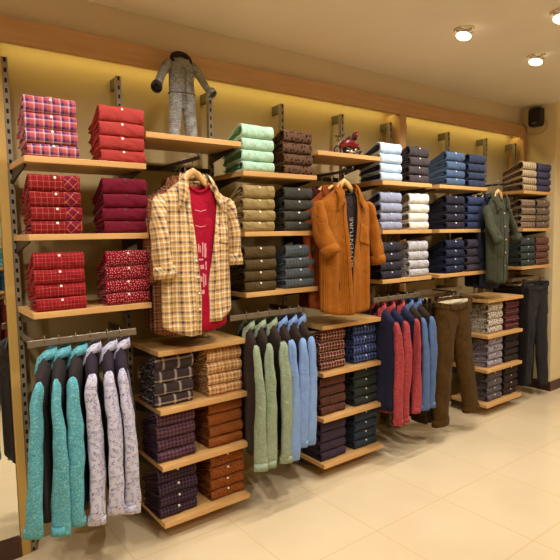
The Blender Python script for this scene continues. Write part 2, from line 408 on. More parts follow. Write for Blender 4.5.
# ------------------------------------------------------------------ folded shirts
TF = [.059, .063, .067, .077]; KB = .66; LD = .185; WID = .207
def folded_meshes(level, var):
    rg = random.Random(level*10 + var)
    tf = TF[level]; F = sum(TF[:level])
    drop = lambda t: (KB-1)*F*t
    th = lambda t: tf*(1 + (KB-1)*t) - .001
    t0 = tf*.42/LD
    ph = [rg.uniform(0, 6) for _ in range(6)]
    def prof(off):
        pts = []
        for t_ in np.linspace(1, t0, 8): pts.append((LD*t_, drop(t_)+off+.0005))
        for a in np.linspace(-PI/2, PI/2, 13)[1:-1]:
            rz_ = th(t0)/2 - off; ry_ = LD*t0 - off
            c_, s_ = math.cos(a), math.sin(a)
            pts.append((LD*t0 - ry_*abs(c_)**.75, drop(t0)+.0005 + th(t0)/2 + rz_*math.copysign(abs(s_)**.85, s_)))
        for t_ in np.linspace(t0, 1, 8): pts.append((LD*t_, drop(t_)+th(t_)-off))
        return np.array(pts)
    po, pi_ = prof(0), prof(.0075)
    arc = np.concatenate([[0], np.cumsum(np.hypot(*np.diff(po, axis=0).T))])
    uoff, voff = rg.uniform(0, .05), rg.uniform(0, .05)
    hw = WID/2
    xs = [-hw, -hw+.0025, -hw+.012, -hw*.6, -hw*.3, 0, hw*.3, hw*.6, hw-.012, hw-.0025, hw]
    def surf(x, p, end):
        out = []
        for k, (y, z) in enumerate(p):
            zc = drop(max(0, y/LD)) + th(max(0, y/LD))/2
            if end: z = zc + (z-zc)*.90; y = y+.0025
            wv = .0014*math.sin(x*34+ph[0]+y*20) + .001*math.sin(x*71+ph[1])
            out.append((x, y - LD/2 + wv*1.6*(k > 5)*(k < 24), z + (wv if k > 14 else 0)))
        return out
    P = []; UV = []
    for i, x in enumerate(xs):
        end = i in (0, len(xs)-1)
        ring = surf(x, po, end) + surf(x, pi_[::-1], end)
        P.append(ring + ring[:1]); UV.append([(x+uoff, a+voff) for a in arc] + [(x+uoff, a+voff) for a in arc[::-1]] + [(x+uoff, arc[0]+voff)])
    mb = MB().grid(P, UV)
    n = len(po)
    for i in (0, len(xs)-1):           # the edge of the cloth at both ends
        pts = P[i][:-1]; uv = UV[i][:-1]
        mb.add(pts, [(k, k+1, 2*n-2-k, 2*n-1-k) for k in range(n-1)], uv, True)
    body = mb.mesh('folded_front')
    # inner folds: layers seen from the side
    mi = MB(); nl = 3
    for k in range(nl):
        P = []; UV = []
        flare = rg.uniform(.003, .014); ins = rg.uniform(.001, .007); st = t0*rg.uniform(.7, 1.2)+.05*k*rg.random()
        fl2 = rg.uniform(0, .012)
        for t_ in np.linspace(st, 1.0+rg.uniform(0, .06), 9):
            zb = drop(t_)+.0085; tt = max(.006, th(t_)-.0165)
            q = (t_-st)/(1-st)
            z0, z1 = zb + tt*k/nl, zb + tt*(k+1)/nl - .0012
            g_ = .5 + .5*min(1, q/.14)
            zc_, h_ = (z0+z1)/2, (z1-z0)/2*g_
            xl = -hw + ins - flare*q**1.3 - .003*math.sin(q*9+k*2+ph[2]); xr = hw - ins + fl2*q**1.3
            sag = .010*q*max(0, -(xl+hw))/.03
            lo = [(xl, zc_-sag), (xl+.004, zc_-h_*.8-sag*.7), (xl+.014, zc_-h_), (0, zc_-h_), (xr-.012, zc_-h_), (xr, zc_)]
            hi = [(xr-.012, zc_+h_), (0, zc_+h_), (xl+.014, zc_+h_), (xl+.004, zc_+h_*.8-sag*.7)]
            ring = [(x, LD*t_-LD/2, z) for x, z in lo+hi]
            P.append(ring+ring[:1]); UV.append([(p[1]*.8+.03*k+uoff, p[2]*1.3+p[0]*.6) for p in ring+ring[:1]])
        mi.grid(P, UV)
        for r_ in (P[0], P[-1]): mi.add(r_[:-1], [tuple(range(10))], None, True)
    inner = mi.mesh('inner_folds')
    # placket strip following the rounded front
    mp_ = MB(); P = []; UV = []
    for k in range(5, 23):
        y, z = po[k]; 
        P.append([(x, y-LD/2-.0013*(6 < k < 21)+.0014*math.sin(ph[0]+y*20)*1.6, z+(.0016 if k > 14 else -.0003)+(.0014*math.sin(ph[0]+y*20)+.001*math.sin(ph[1]))*(k > 14)) for x in (-.013, -.012, .012, .013)])
        UV.append([(x+uoff, arc[k]+voff) for x in (-.013, -.012, .012, .013)])
    plk = mp_.grid(P, UV).mesh('placket')
    # button, axis tilted up and forward
    kb = 15; y, z = po[kb]; n_ = Vector((0, po[kb][0]-po[kb-1][0], 0)); tz = po[kb+1]-po[kb-1]
    nrm = Vector((0, -tz[1], tz[0])).normalized()
    if nrm.z < 0: nrm = -nrm
    mbt = MB(); rot = nrm.to_track_quat('Z', 'X').to_matrix(); cpt = Vector((0, y-LD/2-.0012, z+.0022))
    P = []
    for r_, h in ((.0, .0034), (.0040, .0034), (.0056, .0026), (.0060, .0012), (.0056, 0)):
        P.append([tuple(cpt + rot @ Vector((r_*math.cos(2*PI*k/14), r_*math.sin(2*PI*k/14), h))) for k in range(15)])
    btn = mbt.grid(P).mesh('button')
    # patch pocket and pocket flap over the front, at the right and left of the placket
    def patch(x0, x1, k0, k1, point=False, off=.0022):
        m_ = MB(); P = []; UV = []
        for k in range(k0, k1+1):
            y, z = po[k]; q = (k-k0)/(k1-k0)
            xx = np.linspace(x0, x1, 7)
            rw = []
            for x in xx:
                w_ = (.0014*math.sin(x*34+ph[0]+y*20) + .001*math.sin(x*71+ph[1]))*1.6
                yy = y-LD/2-off*math.cos((k-14)*.14)+w_; zz = z+off*math.sin((k-14)*.16)+(w_/1.6 if k > 14 else 0)
                if point and q < .5: zz += .012*(.5-q)*2*abs((x-(x0+x1)/2)/((x1-x0)/2))
                rw.append((x, yy, zz))
            P.append(rw); UV.append([(x+uoff, arc[k]+voff) for x in xx])
        return m_.grid(P, UV).mesh('pocket')
    return dict(body=body, inner=inner, placket=plk, button=btn, pocket=patch(.035, .088, 9, 19), flap_r=patch(.045, .098, 13, 20, True), flap_l=patch(-.096, -.04, 13, 20, True))
FM = {(l, v): folded_meshes(l, v) for l in range(4) for v in range(3)}

POS = ('bottom', 'third from top', 'second from top', 'topmost')
def stack(xc, top, mat, desc, where, inner=None, button=True, extra=None, bmat=None, width=1.0, pock=None, depth=1.0):
    v0 = rnd.randrange(3)
    for l in range(4):
        me = FM[(l, (v0+l) % 3)]
        r_ = thing('folded_shirt', f'{POS[l]} folded {desc}, stack {where}', 'shirt',
                   (xc+rnd.uniform(-.003, .003), -.305+LD/2+rnd.uniform(-.003, .003), top+sum(TF[:l])), rnd.uniform(-.012, .012), f'{desc} stack {where}')
        r_.scale = (width, depth, 1)
        r_.location.y = -.305+LD*depth/2+rnd.uniform(-.003, .003)
        obj('folded_front', me['body'], mat, r_, slot=True)
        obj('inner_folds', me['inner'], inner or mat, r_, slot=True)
        if button:
            obj('placket', me['placket'], mat, r_, slot=True)
            obj('button', me['button'], bmat or M['button'], r_, slot=True)
        if extra == 'pocket': obj('pocket', me['pocket'], pock or mat, r_, slot=True)
        if extra == 'flaps':
            obj('pocket_flap', me['flap_l'], mat, r_, slot=True); obj('pocket_flap', me['flap_r'], mat, r_, slot=True)

W_, CR, NV = (236, 222, 214), (226, 196, 160), (52, 48, 92)
F_ = fabric
red1 = [(0, (132, 26, 30)), (.84, (214, 140, 110)), (.90, (132, 26, 30))]
red2 = [(0, (146, 22, 32)), (.44, (196, 112, 90)), (.47, (140, 22, 30)), (.56, (52, 22, 40)), (.60, (140, 22, 30)), (.86, (206, 130, 104)), (.90, (146, 22, 32))]
ging = [(0, (188, 84, 86)), (.28, (204, 126, 124)), (.42, (222, 204, 208)), (.50, (170, 90, 104)), (.56, (58, 46, 98)), (.80, (120, 60, 88)), (.9, (188, 84, 86))]
fb = dict(
 A1L=F_('pink_gingham', W_, 'plaid', P=.0345, stops=ging),
 A1R=F_('coral_red_cotton', (172, 62, 58)),
 A2L=F_('red_windowpane', (140, 30, 32), 'plaid', P=.0235, stops=red1),
 A2Lp=F_('red_windowpane_bias', (140, 30, 32), 'plaid', P=.030, rot=.75, stops=[(0, (132, 26, 30)), (.5, (60, 30, 80)), (.68, (132, 26, 30)), (.84, (222, 150, 122)), (.92, (132, 26, 30))]),
 A2R=F_('plum_cotton', (116, 24, 44), 'heather', c2=(96, 18, 36)),
 A3L=F_('crimson_plaid', (150, 24, 34), 'plaid', P=.031, stops=red2),
 A3R=F_('crimson_dot', (134, 18, 36), 'dots', c2=(226, 190, 180), scale=84, thr=.15, rnd_=.6),
 T1L=F_('brown_windowpane', (70, 54, 50), 'plaid', P=.080, P2=.06, stops=[(0, (62, 50, 50)), (.40, (120, 104, 96)), (.44, (202, 186, 170)), (.56, (120, 104, 96)), (.60, (62, 50, 50))]),
 T1R=F_('tan_plaid', (208, 150, 90), 'plaid', P=.045, stops=[(0, (204, 146, 88)), (.2, (236, 212, 164)), (.3, (204, 146, 88)), (.4, (110, 62, 50)), (.46, (220, 170, 110)), (.6, (240, 220, 176)), (.72, (196, 132, 76)), (.9, (120, 76, 62))]),
 T2L=F_('navy_check', (60, 44, 60), 'plaid', P=.020, stops=[(0, (40, 36, 62)), (.5, (120, 66, 64)), (.75, (70, 52, 66)), (.9, (150, 110, 106))]),
 T2R=F_('rust_dot', (142, 80, 34), 'dots', c2=(84, 38, 20), scale=90, thr=.16, rnd_=.8),
 T3L=F_('purple_check', (58, 40, 52), 'plaid', P=.018, stops=[(0, (36, 28, 44)), (.5, (92, 62, 72)), (.8, (54, 42, 58))]),
 T3R=F_('rust_motif', (140, 77, 32), 'dots', c2=(82, 34, 18), scale=52, thr=.17, rnd_=.9),
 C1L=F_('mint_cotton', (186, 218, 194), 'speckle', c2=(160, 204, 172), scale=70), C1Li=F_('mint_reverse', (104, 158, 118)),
 C1R=F_('brown_spot', (112, 82, 62), 'dots', c2=(40, 26, 24), scale=34, thr=.22, rnd_=.8),
 C2L=F_('khaki_twill', (158, 136, 88)), C2R=F_('olive_grey', (76, 74, 64), 'heather', c2=(58, 58, 54)),
 C3L=F_('olive_dot', (92, 74, 44), 'dots', c2=(44, 32, 22), scale=75, thr=.18, rnd_=.7),
 C3R=F_('blue_grey_stripe', (84, 92, 96), 'plaid', P=.024, P2=.02, stops=[(0, (96, 106, 112)), (.4, (60, 68, 78)), (.7, (120, 126, 126)), (.8, (74, 84, 92))], vstops=[(0, (84, 92, 98)), (.7, (96, 100, 104))]),
 D1L=F_('burgundy_plaid', (90, 40, 40), 'plaid', P=.048, stops=[(0, (96, 28, 36)), (.25, (210, 170, 134)), (.36, (70, 34, 40)), (.6, (44, 28, 40)), (.7, (214, 180, 146)), (.8, (110, 40, 40))], P2=.045),
 D1R=F_('blue_check', (50, 64, 110), 'plaid', P=.027, stops=[(0, (36, 46, 92)), (.45, (70, 92, 142)), (.7, (168, 182, 206)), (.8, (36, 46, 92))], vstops=[(0, (40, 50, 98)), (.7, (126, 142, 176)), (.82, (40, 50, 98))]),
 D2L=F_('brown_plaid', (80, 50, 40), 'plaid', P=.034, stops=[(0, (84, 44, 36)), (.3, (140, 100, 74)), (.4, (60, 34, 34)), (.7, (54, 32, 36)), (.8, (150, 112, 84)), (.88, (84, 44, 36))], vstops=[(0, (84, 48, 40)), (.8, (100, 66, 50))]),
 D2R=F_('slate_green', (62, 66, 60), 'heather', c2=(46, 50, 50)),
 D3L=F_('dusk_plum', (74, 58, 72), 'heather', c2=(54, 46, 62)),
 D3R=F_('slate_blue', (58, 68, 80), 'heather', c2=(42, 50, 62)),
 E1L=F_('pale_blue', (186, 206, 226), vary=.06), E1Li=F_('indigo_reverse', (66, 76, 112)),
 E1R=F_('taupe_grey', (80, 72, 74), 'heather', c2=(60, 54, 58)),
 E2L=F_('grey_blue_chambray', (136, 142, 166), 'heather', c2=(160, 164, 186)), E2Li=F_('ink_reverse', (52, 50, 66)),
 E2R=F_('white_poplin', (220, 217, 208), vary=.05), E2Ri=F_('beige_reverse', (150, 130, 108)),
 E3L=F_('charcoal_navy', (58, 56, 66), 'heather', c2=(44, 42, 54)),
 E3R=F_('white_tiny_dot', (190, 188, 192), 'dots', c2=(70, 66, 90), scale=58, thr=.16, rnd_=.7),
 F1L=F_('mid_denim', (86, 108, 140), 'denim', c2=(64, 84, 112)),
 F1R=F_('dark_denim', (66, 76, 104), 'denim', c2=(44, 50, 76)),
 F2L=F_('black_navy', (50, 48, 62), 'heather', c2=(36, 34, 48)),
 F2R=F_('navy', (60, 72, 106), 'heather', c2=(46, 56, 86)),
 F3L=F_('deep_navy', (44, 50, 76), 'heather', c2=(32, 36, 60)),
 F3R=F_('mauve_grey', (78, 70, 82), 'heather', c2=(60, 54, 68)),
 G1L=F_('cream_motif', (204, 194, 178), 'dots', c2=(58, 50, 52), scale=46, thr=.24, rnd_=.9),
 G1R=F_('maroon_plaid', (80, 36, 38), 'plaid', P=.034, stops=[(0, (88, 30, 36)), (.4, (50, 26, 32)), (.7, (186, 150, 136)), (.78, (88, 30, 36))]),
 G2L=F_('lavender_print', (160, 152, 162), 'print', c2=(84, 76, 96), c3=(120, 112, 130), scale=52, thr=.05),
 G2R=F_('black_brown', (52, 42, 38), 'dots', c2=(104, 88, 76), scale=80, thr=.14),
 G3L=F_('grey_print', (112, 104, 108), 'print', c2=(64, 58, 66), c3=(84, 78, 86), scale=60, thr=.05),
 G3R=F_('dark_brown', (60, 46, 42), 'dots', c2=(96, 80, 70), scale=80, thr=.12),
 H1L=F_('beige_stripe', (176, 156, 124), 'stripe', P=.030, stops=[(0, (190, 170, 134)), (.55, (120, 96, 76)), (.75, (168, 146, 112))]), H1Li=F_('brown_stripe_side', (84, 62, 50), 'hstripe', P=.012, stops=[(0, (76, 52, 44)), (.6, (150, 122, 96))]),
 H1R=F_('dusk_navy', (82, 78, 104), 'heather', c2=(62, 58, 84)),
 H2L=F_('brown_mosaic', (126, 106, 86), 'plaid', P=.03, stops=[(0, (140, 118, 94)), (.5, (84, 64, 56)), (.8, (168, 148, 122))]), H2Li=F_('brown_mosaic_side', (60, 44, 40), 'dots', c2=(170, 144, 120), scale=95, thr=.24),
 H2R=F_('taupe', (126, 108, 88), 'heather', c2=(104, 88, 72)),
 H3L=F_('bottle_green', (68, 76, 72), 'heather', c2=(50, 58, 58)),
 H3R=F_('red_brown_check', (100, 62, 50), 'plaid', P=.022, stops=[(0, (110, 62, 50)), (.5, (70, 44, 40)), (.8, (140, 110, 90))]),
)
CX = dict(A=(.594, .896), T=(1.108, 1.397), C=(1.642, 1.918), D=(2.166, 2.456), E=(2.705, 2.992), F=(3.417, 3.690), G=(3.98, 4.232), H=(4.47, 4.724))
W3 = ('on the upper shelf', 'on the middle shelf', 'on the lower shelf')
names = dict(
 A1L=('pink and navy gingham shirt', 'at far left'), A1R=('coral red shirt', 'left of the denim jumpsuit'),
 A2L=('red windowpane check shirt', 'with bias pockets, far left'), A2R=('plum shirt', 'beside the red windowpane one'),
 A3L=('crimson plaid shirt', 'above the teal shirts'), A3R=('crimson white dotted shirt', 'above the lavender floral shirts'),
 T1L=('brown white windowpane shirt', 'under the yellow plaid shirt'), T1R=('tan and cream plaid shirt', 'under the yellow plaid shirt'),
 T2L=('navy burgundy check shirt', 'halfway down the near tower'), T2R=('rust tiny dotted shirt', 'halfway down the near tower'),
 T3L=('dark purple check shirt', 'at the near tower foot'), T3R=('rust motif shirt with buttons', 'at the near tower foot'),
 C1L=('mint green shirt', 'right of the denim jumpsuit'), C1R=('brown black spotted shirt', 'beside the mint one'),
 C2L=('khaki shirt with pocket flaps', 'under the mint one'), C2R=('olive grey shirt', 'beside the khaki one'),
 C3L=('olive brown dotted shirt', 'above the green vested shirts'), C3R=('blue grey striped shirt', 'left of the orange corduroy shirt'),
 D1L=('burgundy cream plaid shirt', 'under the orange corduroy shirt'), D1R=('blue and white check shirt', 'under the orange corduroy shirt'),
 D2L=('brown striped plaid shirt', 'halfway down the middle tower'), D2R=('slate green shirt', 'halfway down the middle tower'),
 D3L=('dusky plum shirt', 'at the middle tower foot'), D3R=('dark slate blue shirt', 'at the middle tower foot'),
 E1L=('pale blue shirt', 'right of the red ornament'), E1R=('taupe grey shirt', 'below the wooden middle post'),
 E2L=('grey blue shirt', 'beside the white one'), E2R=('white shirt', 'right of the orange corduroy shirt'),
 E3L=('charcoal navy shirt', 'by the orange corduroy sleeve'), E3R=('white dotted shirt', 'below the plain white one'),
 F1L=('mid blue denim shirt', 'right of the taupe grey one'), F1R=('dark blue denim shirt', 'beside the mid blue one'),
 F2L=('black navy shirt', 'right of the white one'), F2R=('plain navy blue shirt', 'left of the olive shirt'),
 F3L=('deep navy buttoned shirt', 'right of the white dotted one'), F3R=('mauve grey shirt', 'left of the olive shirt hem'),
 G1L=('cream motif print shirt', 'beside the brown trousers'), G1R=('maroon plaid shirt', 'at the top of the far tower'),
 G2L=('lavender grey print shirt', 'halfway down the far tower'), G2R=('black brown dotted shirt', 'halfway down the far tower'),
 G3L=('grey print shirt', 'at the far tower foot'), G3R=('dark brown shirt', 'at the far tower foot'),
 H1L=('beige brown striped shirt', 'right of the olive shirt'), H1R=('dusky navy shirt', 'by the side wall, upper shelf'),
 H2L=('brown mosaic check shirt', 'beside the olive sleeve'), H2R=('taupe shirt', 'by the side wall, middle shelf'),
 H3L=('bottle green grey shirt', 'above the charcoal trousers'), H3R=('red brown check shirt', 'by the side wall, lower shelf'))
nobtn = {'T1L', 'T1R', 'T2L', 'T2R', 'T3L0', 'C1L', 'C1R', 'D1L', 'D2L', 'D3L', 'E1L', 'F1R', 'F2R', 'F3R', 'G1L', 'G1R', 'G2R', 'H1L', 'H1R', 'H2L', 'H3R'}
for k, (desc, where) in names.items():
    b, i, sd = k[0], int(k[1])-1, 'LR'.index(k[2])
    xc = CX[b][sd]; z = (TOW[1:] if b in 'TDG' else ROW)[i]
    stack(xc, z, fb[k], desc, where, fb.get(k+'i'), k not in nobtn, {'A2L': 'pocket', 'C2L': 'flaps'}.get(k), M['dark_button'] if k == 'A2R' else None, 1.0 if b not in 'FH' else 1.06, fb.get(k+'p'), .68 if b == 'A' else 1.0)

# ------------------------------------------------------------------ hanging garments
sm = lambda x: x*x*(3-2*x) if 0 < x < 1 else float(x >= 1)
def torso(W0, W1, zn, zt, zh, T, neck=.062, gap=None, drop=.05, seed=0, fold=.008, nu=30, nv=30, hem=None, solid=.0025, backk=.75):
    """shirt body, canonical frame: width along x, front towards -y; gap(v)->(xl, xr) opens the front"""
    rg = random.Random(seed); p = [rg.uniform(0, 6.3) for _ in range(6)]
    hem = hem or (lambda u: zh + .03*abs(u)**3)
    def pt(u, v, front):
        w_ = W0 + (W1-W0)*sm(v)
        x0 = u*W0; ax = abs(x0)
        zs = zn - (zn-zt)*max(0, ax-neck)/(W0-neck)
        if ax < neck: zs = zn - (drop if front else .008)*(1-(ax/neck)**2)
        z = zs + (hem(u)-zs)*v
        x = u*w_
        d = T*(1-abs(u)**2.6)**.5*min(1, .18+(v/.10)**.6 if v > 0 else .0 if ax >= neck else .6)
        if ax < neck and v == 0: d = T*.75
        k = fold*sm(v*1.3)*(1-abs(u)**6)
        d += k*(math.sin(u*7.5+p[0]+v*1.2+(0 if front else 2)) + .6*math.sin(u*14+p[1]-v*2)) + .3*fold*math.sin(v*11+u*5+p[2])*(1-abs(u)**4)*sm(v*6)
        return (x, -d if front else d*backk, z)
    mb = MB()
    vs = np.linspace(0, 1, nv)**1.12
    def panel(us_of_v, front, off):
        P = []; UV = []
        for v in vs:
            row = [pt(u, v, front) for u in us_of_v(v)]
            P.append(row); UV.append([(q[0]+off, q[2]) for q in row])
        mb.grid(P, UV)
    if gap:
        ul = lambda v: np.linspace(-1, gap(v)[0]/(W0+(W1-W0)*sm(v)), nu//2)
        ur = lambda v: np.linspace(gap(v)[1]/(W0+(W1-W0)*sm(v)), 1, nu//2)
        panel(ul, True, 0); panel(ur, True, .013)
    else:
        panel(lambda v: np.linspace(-1, 1, nu), True, 0)
    panel(lambda v: np.linspace(1, -1, nu), False, .5)
    mb.pt = pt
    return mb

def sleeve_mesh(path, rx, ry, n=16, seed=0, wr=.004, sub=4, fade=0):
    """soft tube resampled along path with small wrinkles"""
    rg = random.Random(seed); p = [rg.uniform(0, 6.3) for _ in range(4)]
    path = np.array(path, float); m = len(path); N = (m-1)*sub+1
    tt = np.linspace(0, m-1, N)
    def interp(arr):
        out = []
        for t_ in tt:
            i = min(int(t_), m-2); f = t_-i
            a0, a1, a2, a3 = arr[max(i-1, 0)], arr[i], arr[i+1], arr[min(i+2, m-1)]
            out.append(.5*((2*a1) + (a2-a0)*f + (2*a0-5*a1+4*a2-a3)*f*f + (3*a1-a0-3*a2+a3)*f**3))
        return np.array(out)
    pts = interp(path); rx = interp(np.array(rx, float)); ry = interp(np.array(ry, float))
    mb = MB(); P = []; UV = []; L = 0
    for i in range(N):
        t_ = pts[min(i+1, N-1)]-pts[max(i-1, 0)]; t_ /= np.linalg.norm(t_)
        e2 = np.array((0, 1., 0)); e2 -= t_*(e2@t_); e2 /= np.linalg.norm(e2); e1 = np.cross(e2, t_)
        if i: L += np.linalg.norm(pts[i]-pts[i-1])
        row = []; uv = []
        for k in range(n+1):
            a = 2*PI*(k % n)/n
            w_ = wr*(.6*math.sin(L*46+2*math.sin(a+p[0])+p[1]) + 1.1*math.sin(2*a+p[2]+L*5) + .8*math.sin(3*a+p[3]-L*7))*min(1, i/6, fade*(N-1-i)/(N*.2)+(1-fade))
            row.append(pts[i]+e1*math.cos(a)*(rx[i]+w_)+e2*math.sin(a)*(ry[i]+w_)); uv.append((2*PI*k/n*(rx[i]+ry[i])/2, -L))
        P.append(row); UV.append(uv)
    mb.grid(P, UV)
    mb.add(P[0][:-1], [tuple(range(n))], UV[0][:-1]); 
    return mb

def collar(zc, rx=.062, ry=.05, stand=.028, fall=.034, point=.05, spread=.03, phimax=2.45, y0=.0, mat=None):
    mb = MB(); P = []; UV = []
    for ph in np.linspace(-phimax, phimax, 31):
        fr = sm((abs(ph)-1.2)/(phimax-1.2))          # 0 back .. 1 front point
        sx, cy = math.sin(ph), math.cos(ph)
        bx, by = rx*sx, y0+ry*cy
        zb = zc - .030*fr
        f = fall + point*fr**2
        row = [(bx*1.0, by, zb), (bx*.97, by, zb+stand), (bx*1.06, by*1.06, zb+stand+.004),
               (bx*1.16+sx*spread*.4*fr, by*1.15-.008*fr, zb+stand-f*.5), (bx*1.24+math.copysign(spread*fr, sx), by*1.18-.012*fr, zb+stand-f)]
        P.append(row); UV.append([(ph*.06, .02*k) for k in range(5)])
    return mb.grid(P, UV)

def hanger(name, label, loc, rz, mat, half=.185, zt=-.135, zn=-.055, hook=.05, group=None, thick=.017, deep=.007):
    """hook over the rail at loc; arms slope to the tips"""
    h = thing(name, label, 'hanger', loc, rz, group)
    a = [(-half, 0, zt), (-half*.72, -.004, zt+(zn-zt)*.34), (-half*.35, -.006, zt+(zn-zt)*.72), (-.026, -.005, zn+.002), (0, -.004, zn+.020)]
    pts = a + [(-x, y, z) for x, y, z in a[-2::-1]]
    rr = [thick*.5, thick*.8, thick, thick*1.15, thick*1.0]; rr = rr + rr[-2::-1]
    MB().tube(pts, rr, 10, True, deep).build('arm', mat, h)
    hk = [(0, -.004, zn+.02), (0, -.004, -.022)] + [(.017*math.cos(t_)-.0, -.004, -.006+.017*math.sin(t_)) for t_ in np.linspace(-PI/2, PI*.95, 14)]
    MB().tube(hk, .0022, 7).build('hook', M['metal'], h)
    return h

def button_at(parent, x, y, z, mat=None, r_=.0055):
    mb = MB(); P = []
    for r0, h in ((0, -.003), (r_*.8, -.003), (r_, -.0015), (r_, .001)):
        P.append([(x+r0*math.cos(2*PI*k/12), y+h, z+r0*math.sin(2*PI*k/12)) for k in range(13)])
    return mb.grid(P).build('button', mat or M['button'], parent)

# ---- rails of shirts under vests, hung side-on
def rail(x0, x1, z, label, y=-.29, wall_gap=None):
    r_ = thing('hanging_rail', label, 'clothes rail', ((x0+x1)/2, y, z), 0, 'flat steel hanging rails')
    h = (x1-x0)/2
    MB().box(-h, h, -.006, .006, -.016, .016).build('bar', M['metal'], r_, .003)
    for sx in (-1, 1):
        MB().box(sx*(h-.03)-.004, sx*(h-.03)+.004, .0065, wall_gap or -y-.002, -.018, .012).build('support_arm', M['gun'], r_, .001)
    return r_

def vested(x, z, shirt, vest, sdesc, vdesc, hdesc, seed, yc=-.285, group='', zs=0, sl_tw=0, slen=.63, tw_=.38):
    rg = random.Random(seed)
    rz = -PI/2 - tw_ + rg.uniform(-.05, .05)
    hanger('clothes_hanger', hdesc, (x, yc+.0, z), rz, M['black'], .165, -.165, -.085, group='black hangers on the rails', thick=.009, deep=.006)
    s_ = thing('hanging_shirt', sdesc, 'shirt', (x, yc, z), rz, group+' shirts')
    torso(.172, .165, -.082, -.152, -.765, .013, .05, seed=seed, fold=.002, nu=18, nv=16).build('body', shirt, s_, solid=.002, merge=1e-4)
    collar(-.072, .055, .036, .026, .036, .03, .012).build('collar', shirt, s_, solid=.003)
    for sx in (-1, 1):
        tw = rg.uniform(-.007, .007)+sl_tw
        path = [(sx*.176, .002, -.150), (sx*.196, .002, -.160), (sx*.206, tw*.3, -.22), (sx*(.208+rg.uniform(-.01, .012)), tw+.010, -.40), (sx*(.205+rg.uniform(-.012, .01)), tw*1.5+.004, -.145-slen+.07), (sx*.205, tw*1.6, -.145-slen)]
        sl = sleeve_mesh(path, [.008, .014, .019, .023, .020, .014], [.008, .015, .020, .028, .034, .037], seed=seed+sx, wr=.0042, fade=1).build('sleeve', shirt, s_, solid=.0016)
        e = np.array(path[-1]); d_ = e-np.array(path[-2]); d_ /= np.linalg.norm(d_); MB().tube([e-d_*.036, e+d_*.003], [.0160, .0148], 16, False, [.0366, .0378]).build('cuff', shirt, sl, solid=.002)
    v_ = thing('waistcoat', vdesc, 'waistcoat', (x, yc, z), rz, group+' waistcoats')
    torso(.192, .186, -.066, -.136, -.745-rg.uniform(0, .02), .030, .058, seed=seed+50, fold=.005, nu=20, nv=18, drop=.09).build('body', vest, v_, solid=.002, merge=1e-4)
    # armhole binding, facing the aisle and the wall
    for sx in (-1, 1):
        MB().tube([(sx*.187, .022*math.cos(a), -.19+.052*math.sin(a)) for a in np.linspace(0, 2*PI, 17)], .0028, 6, False).build('armhole_binding', vest, v_)

teal = fabric('teal_floral', (88, 160, 172), 'print', c2=(140, 196, 202), c3=(70, 146, 158), scale=150, thr=.06)
lav = fabric('lavender_floral', (200, 197, 214), 'print', c2=(116, 108, 146), c3=(176, 172, 198), scale=105, thr=.05)
sage = fabric('sage_print', (142, 154, 130), 'print', c2=(168, 184, 148), c3=(118, 138, 102), scale=170, thr=.06)
sky = fabric('sky_blue_cotton', (120, 150, 200), 'heather', c2=(140, 168, 212))
redp = fabric('red_print', (158, 58, 62), 'print', c2=(186, 98, 98), c3=(142, 44, 50), scale=160, thr=.06)
chamb = fabric('chambray_blue', (92, 116, 160), 'heather', c2=(76, 98, 140))
vdark = fabric('charcoal_brown_wool', (60, 52, 50), 'heather', c2=(46, 40, 40)); vplum = fabric('aubergine_wool', (62, 50, 62), 'heather', c2=(46, 38, 50))
vbrn = fabric('brown_wool', (62, 48, 40), 'heather', c2=(48, 38, 33)); vnavy = fabric('navy_wool', (46, 46, 74), 'heather', c2=(36, 36, 60))
ORD = ('first', 'second', 'third')
rail(.452, .925, 1.062, 'flat steel rail holding the teal and lavender shirts')
hx = (.528, .585, .657, .718, .793, .851)
for i, x in enumerate(hx):
    tl_ = i < 3; nm = ('teal floral' if tl_ else 'lavender floral'); o_ = ORD[i % 3]
    vested(x, 1.080, teal if tl_ else lav, vdark if tl_ else vplum, f'{o_} {nm} shirt from the left, on the left rail', f'dark waistcoat over the {o_} {nm} shirt from the left', f'black hanger of the {o_} {nm} shirt from the left', 100+i, group=nm, slen=.62+.02*(i % 2), sl_tw=(-.034, -.006, -.008, .0, .004, .012)[i])
rail(1.44, 1.94, 1.064, 'flat steel rail holding the sage green and sky blue shirts')
for i, x in enumerate((1.553, 1.628, 1.705, 1.778, 1.848, 1.913)):
    g_ = i < 3; nm = 'sage green' if g_ else 'sky blue'; o_ = ORD[i % 3]
    vested(x, 1.082, sage if g_ else sky, vbrn, f'{o_} {nm} shirt from the left, between the two towers', f'brown waistcoat over the {o_} {nm} shirt from the left', f'black hanger of the {o_} {nm} shirt from the left', 200+i, group=nm, tw_=.30, slen=.655 if i < 4 else .60, sl_tw=(0, -.01, 0, -.005, -.01, -.02)[i])
rail(2.54, 3.02, 1.064, 'flat steel rail holding the red print and chambray shirts')
for i, x in enumerate((2.600, 2.690, 2.785, 2.880, 2.965)):
    g_ = i < 3; nm = 'red print' if g_ else 'chambray blue'; o_ = ORD[i % 3]
    vested(x, 1.082, redp if g_ else chamb, vnavy if g_ else vbrn, f'{o_} {nm} shirt from the left, beside the brown trousers', f'{"navy" if g_ else "brown"} waistcoat over the {o_} {nm} shirt from the left', f'black hanger of the {o_} {nm} shirt from the left', 300+i, group=nm, tw_=.26, slen=.66 if i < 2 else .62)

# ---- face-out arms with front-facing garments
def face_out(x, z, label, x0, x1, reach=.45):
    a = thing('face_out_arm', label, 'display arm', (x, 0, z), 0, 'face-out display arms')
    MB().box(x0-x, x1-x, -.014, -.001, -.014, .014).build('crossbar', M['dark_metal'], a, .002)
    MB().box(-.006, .006, -reach, -.0145, -.008, .008).build('arm', M['dark_metal'], a, .002)
    MB().tube([(0, -reach-.001, -.008), (0, -reach-.001, .022)], .005, 8).build('end_stop', M['dark_metal'], a)

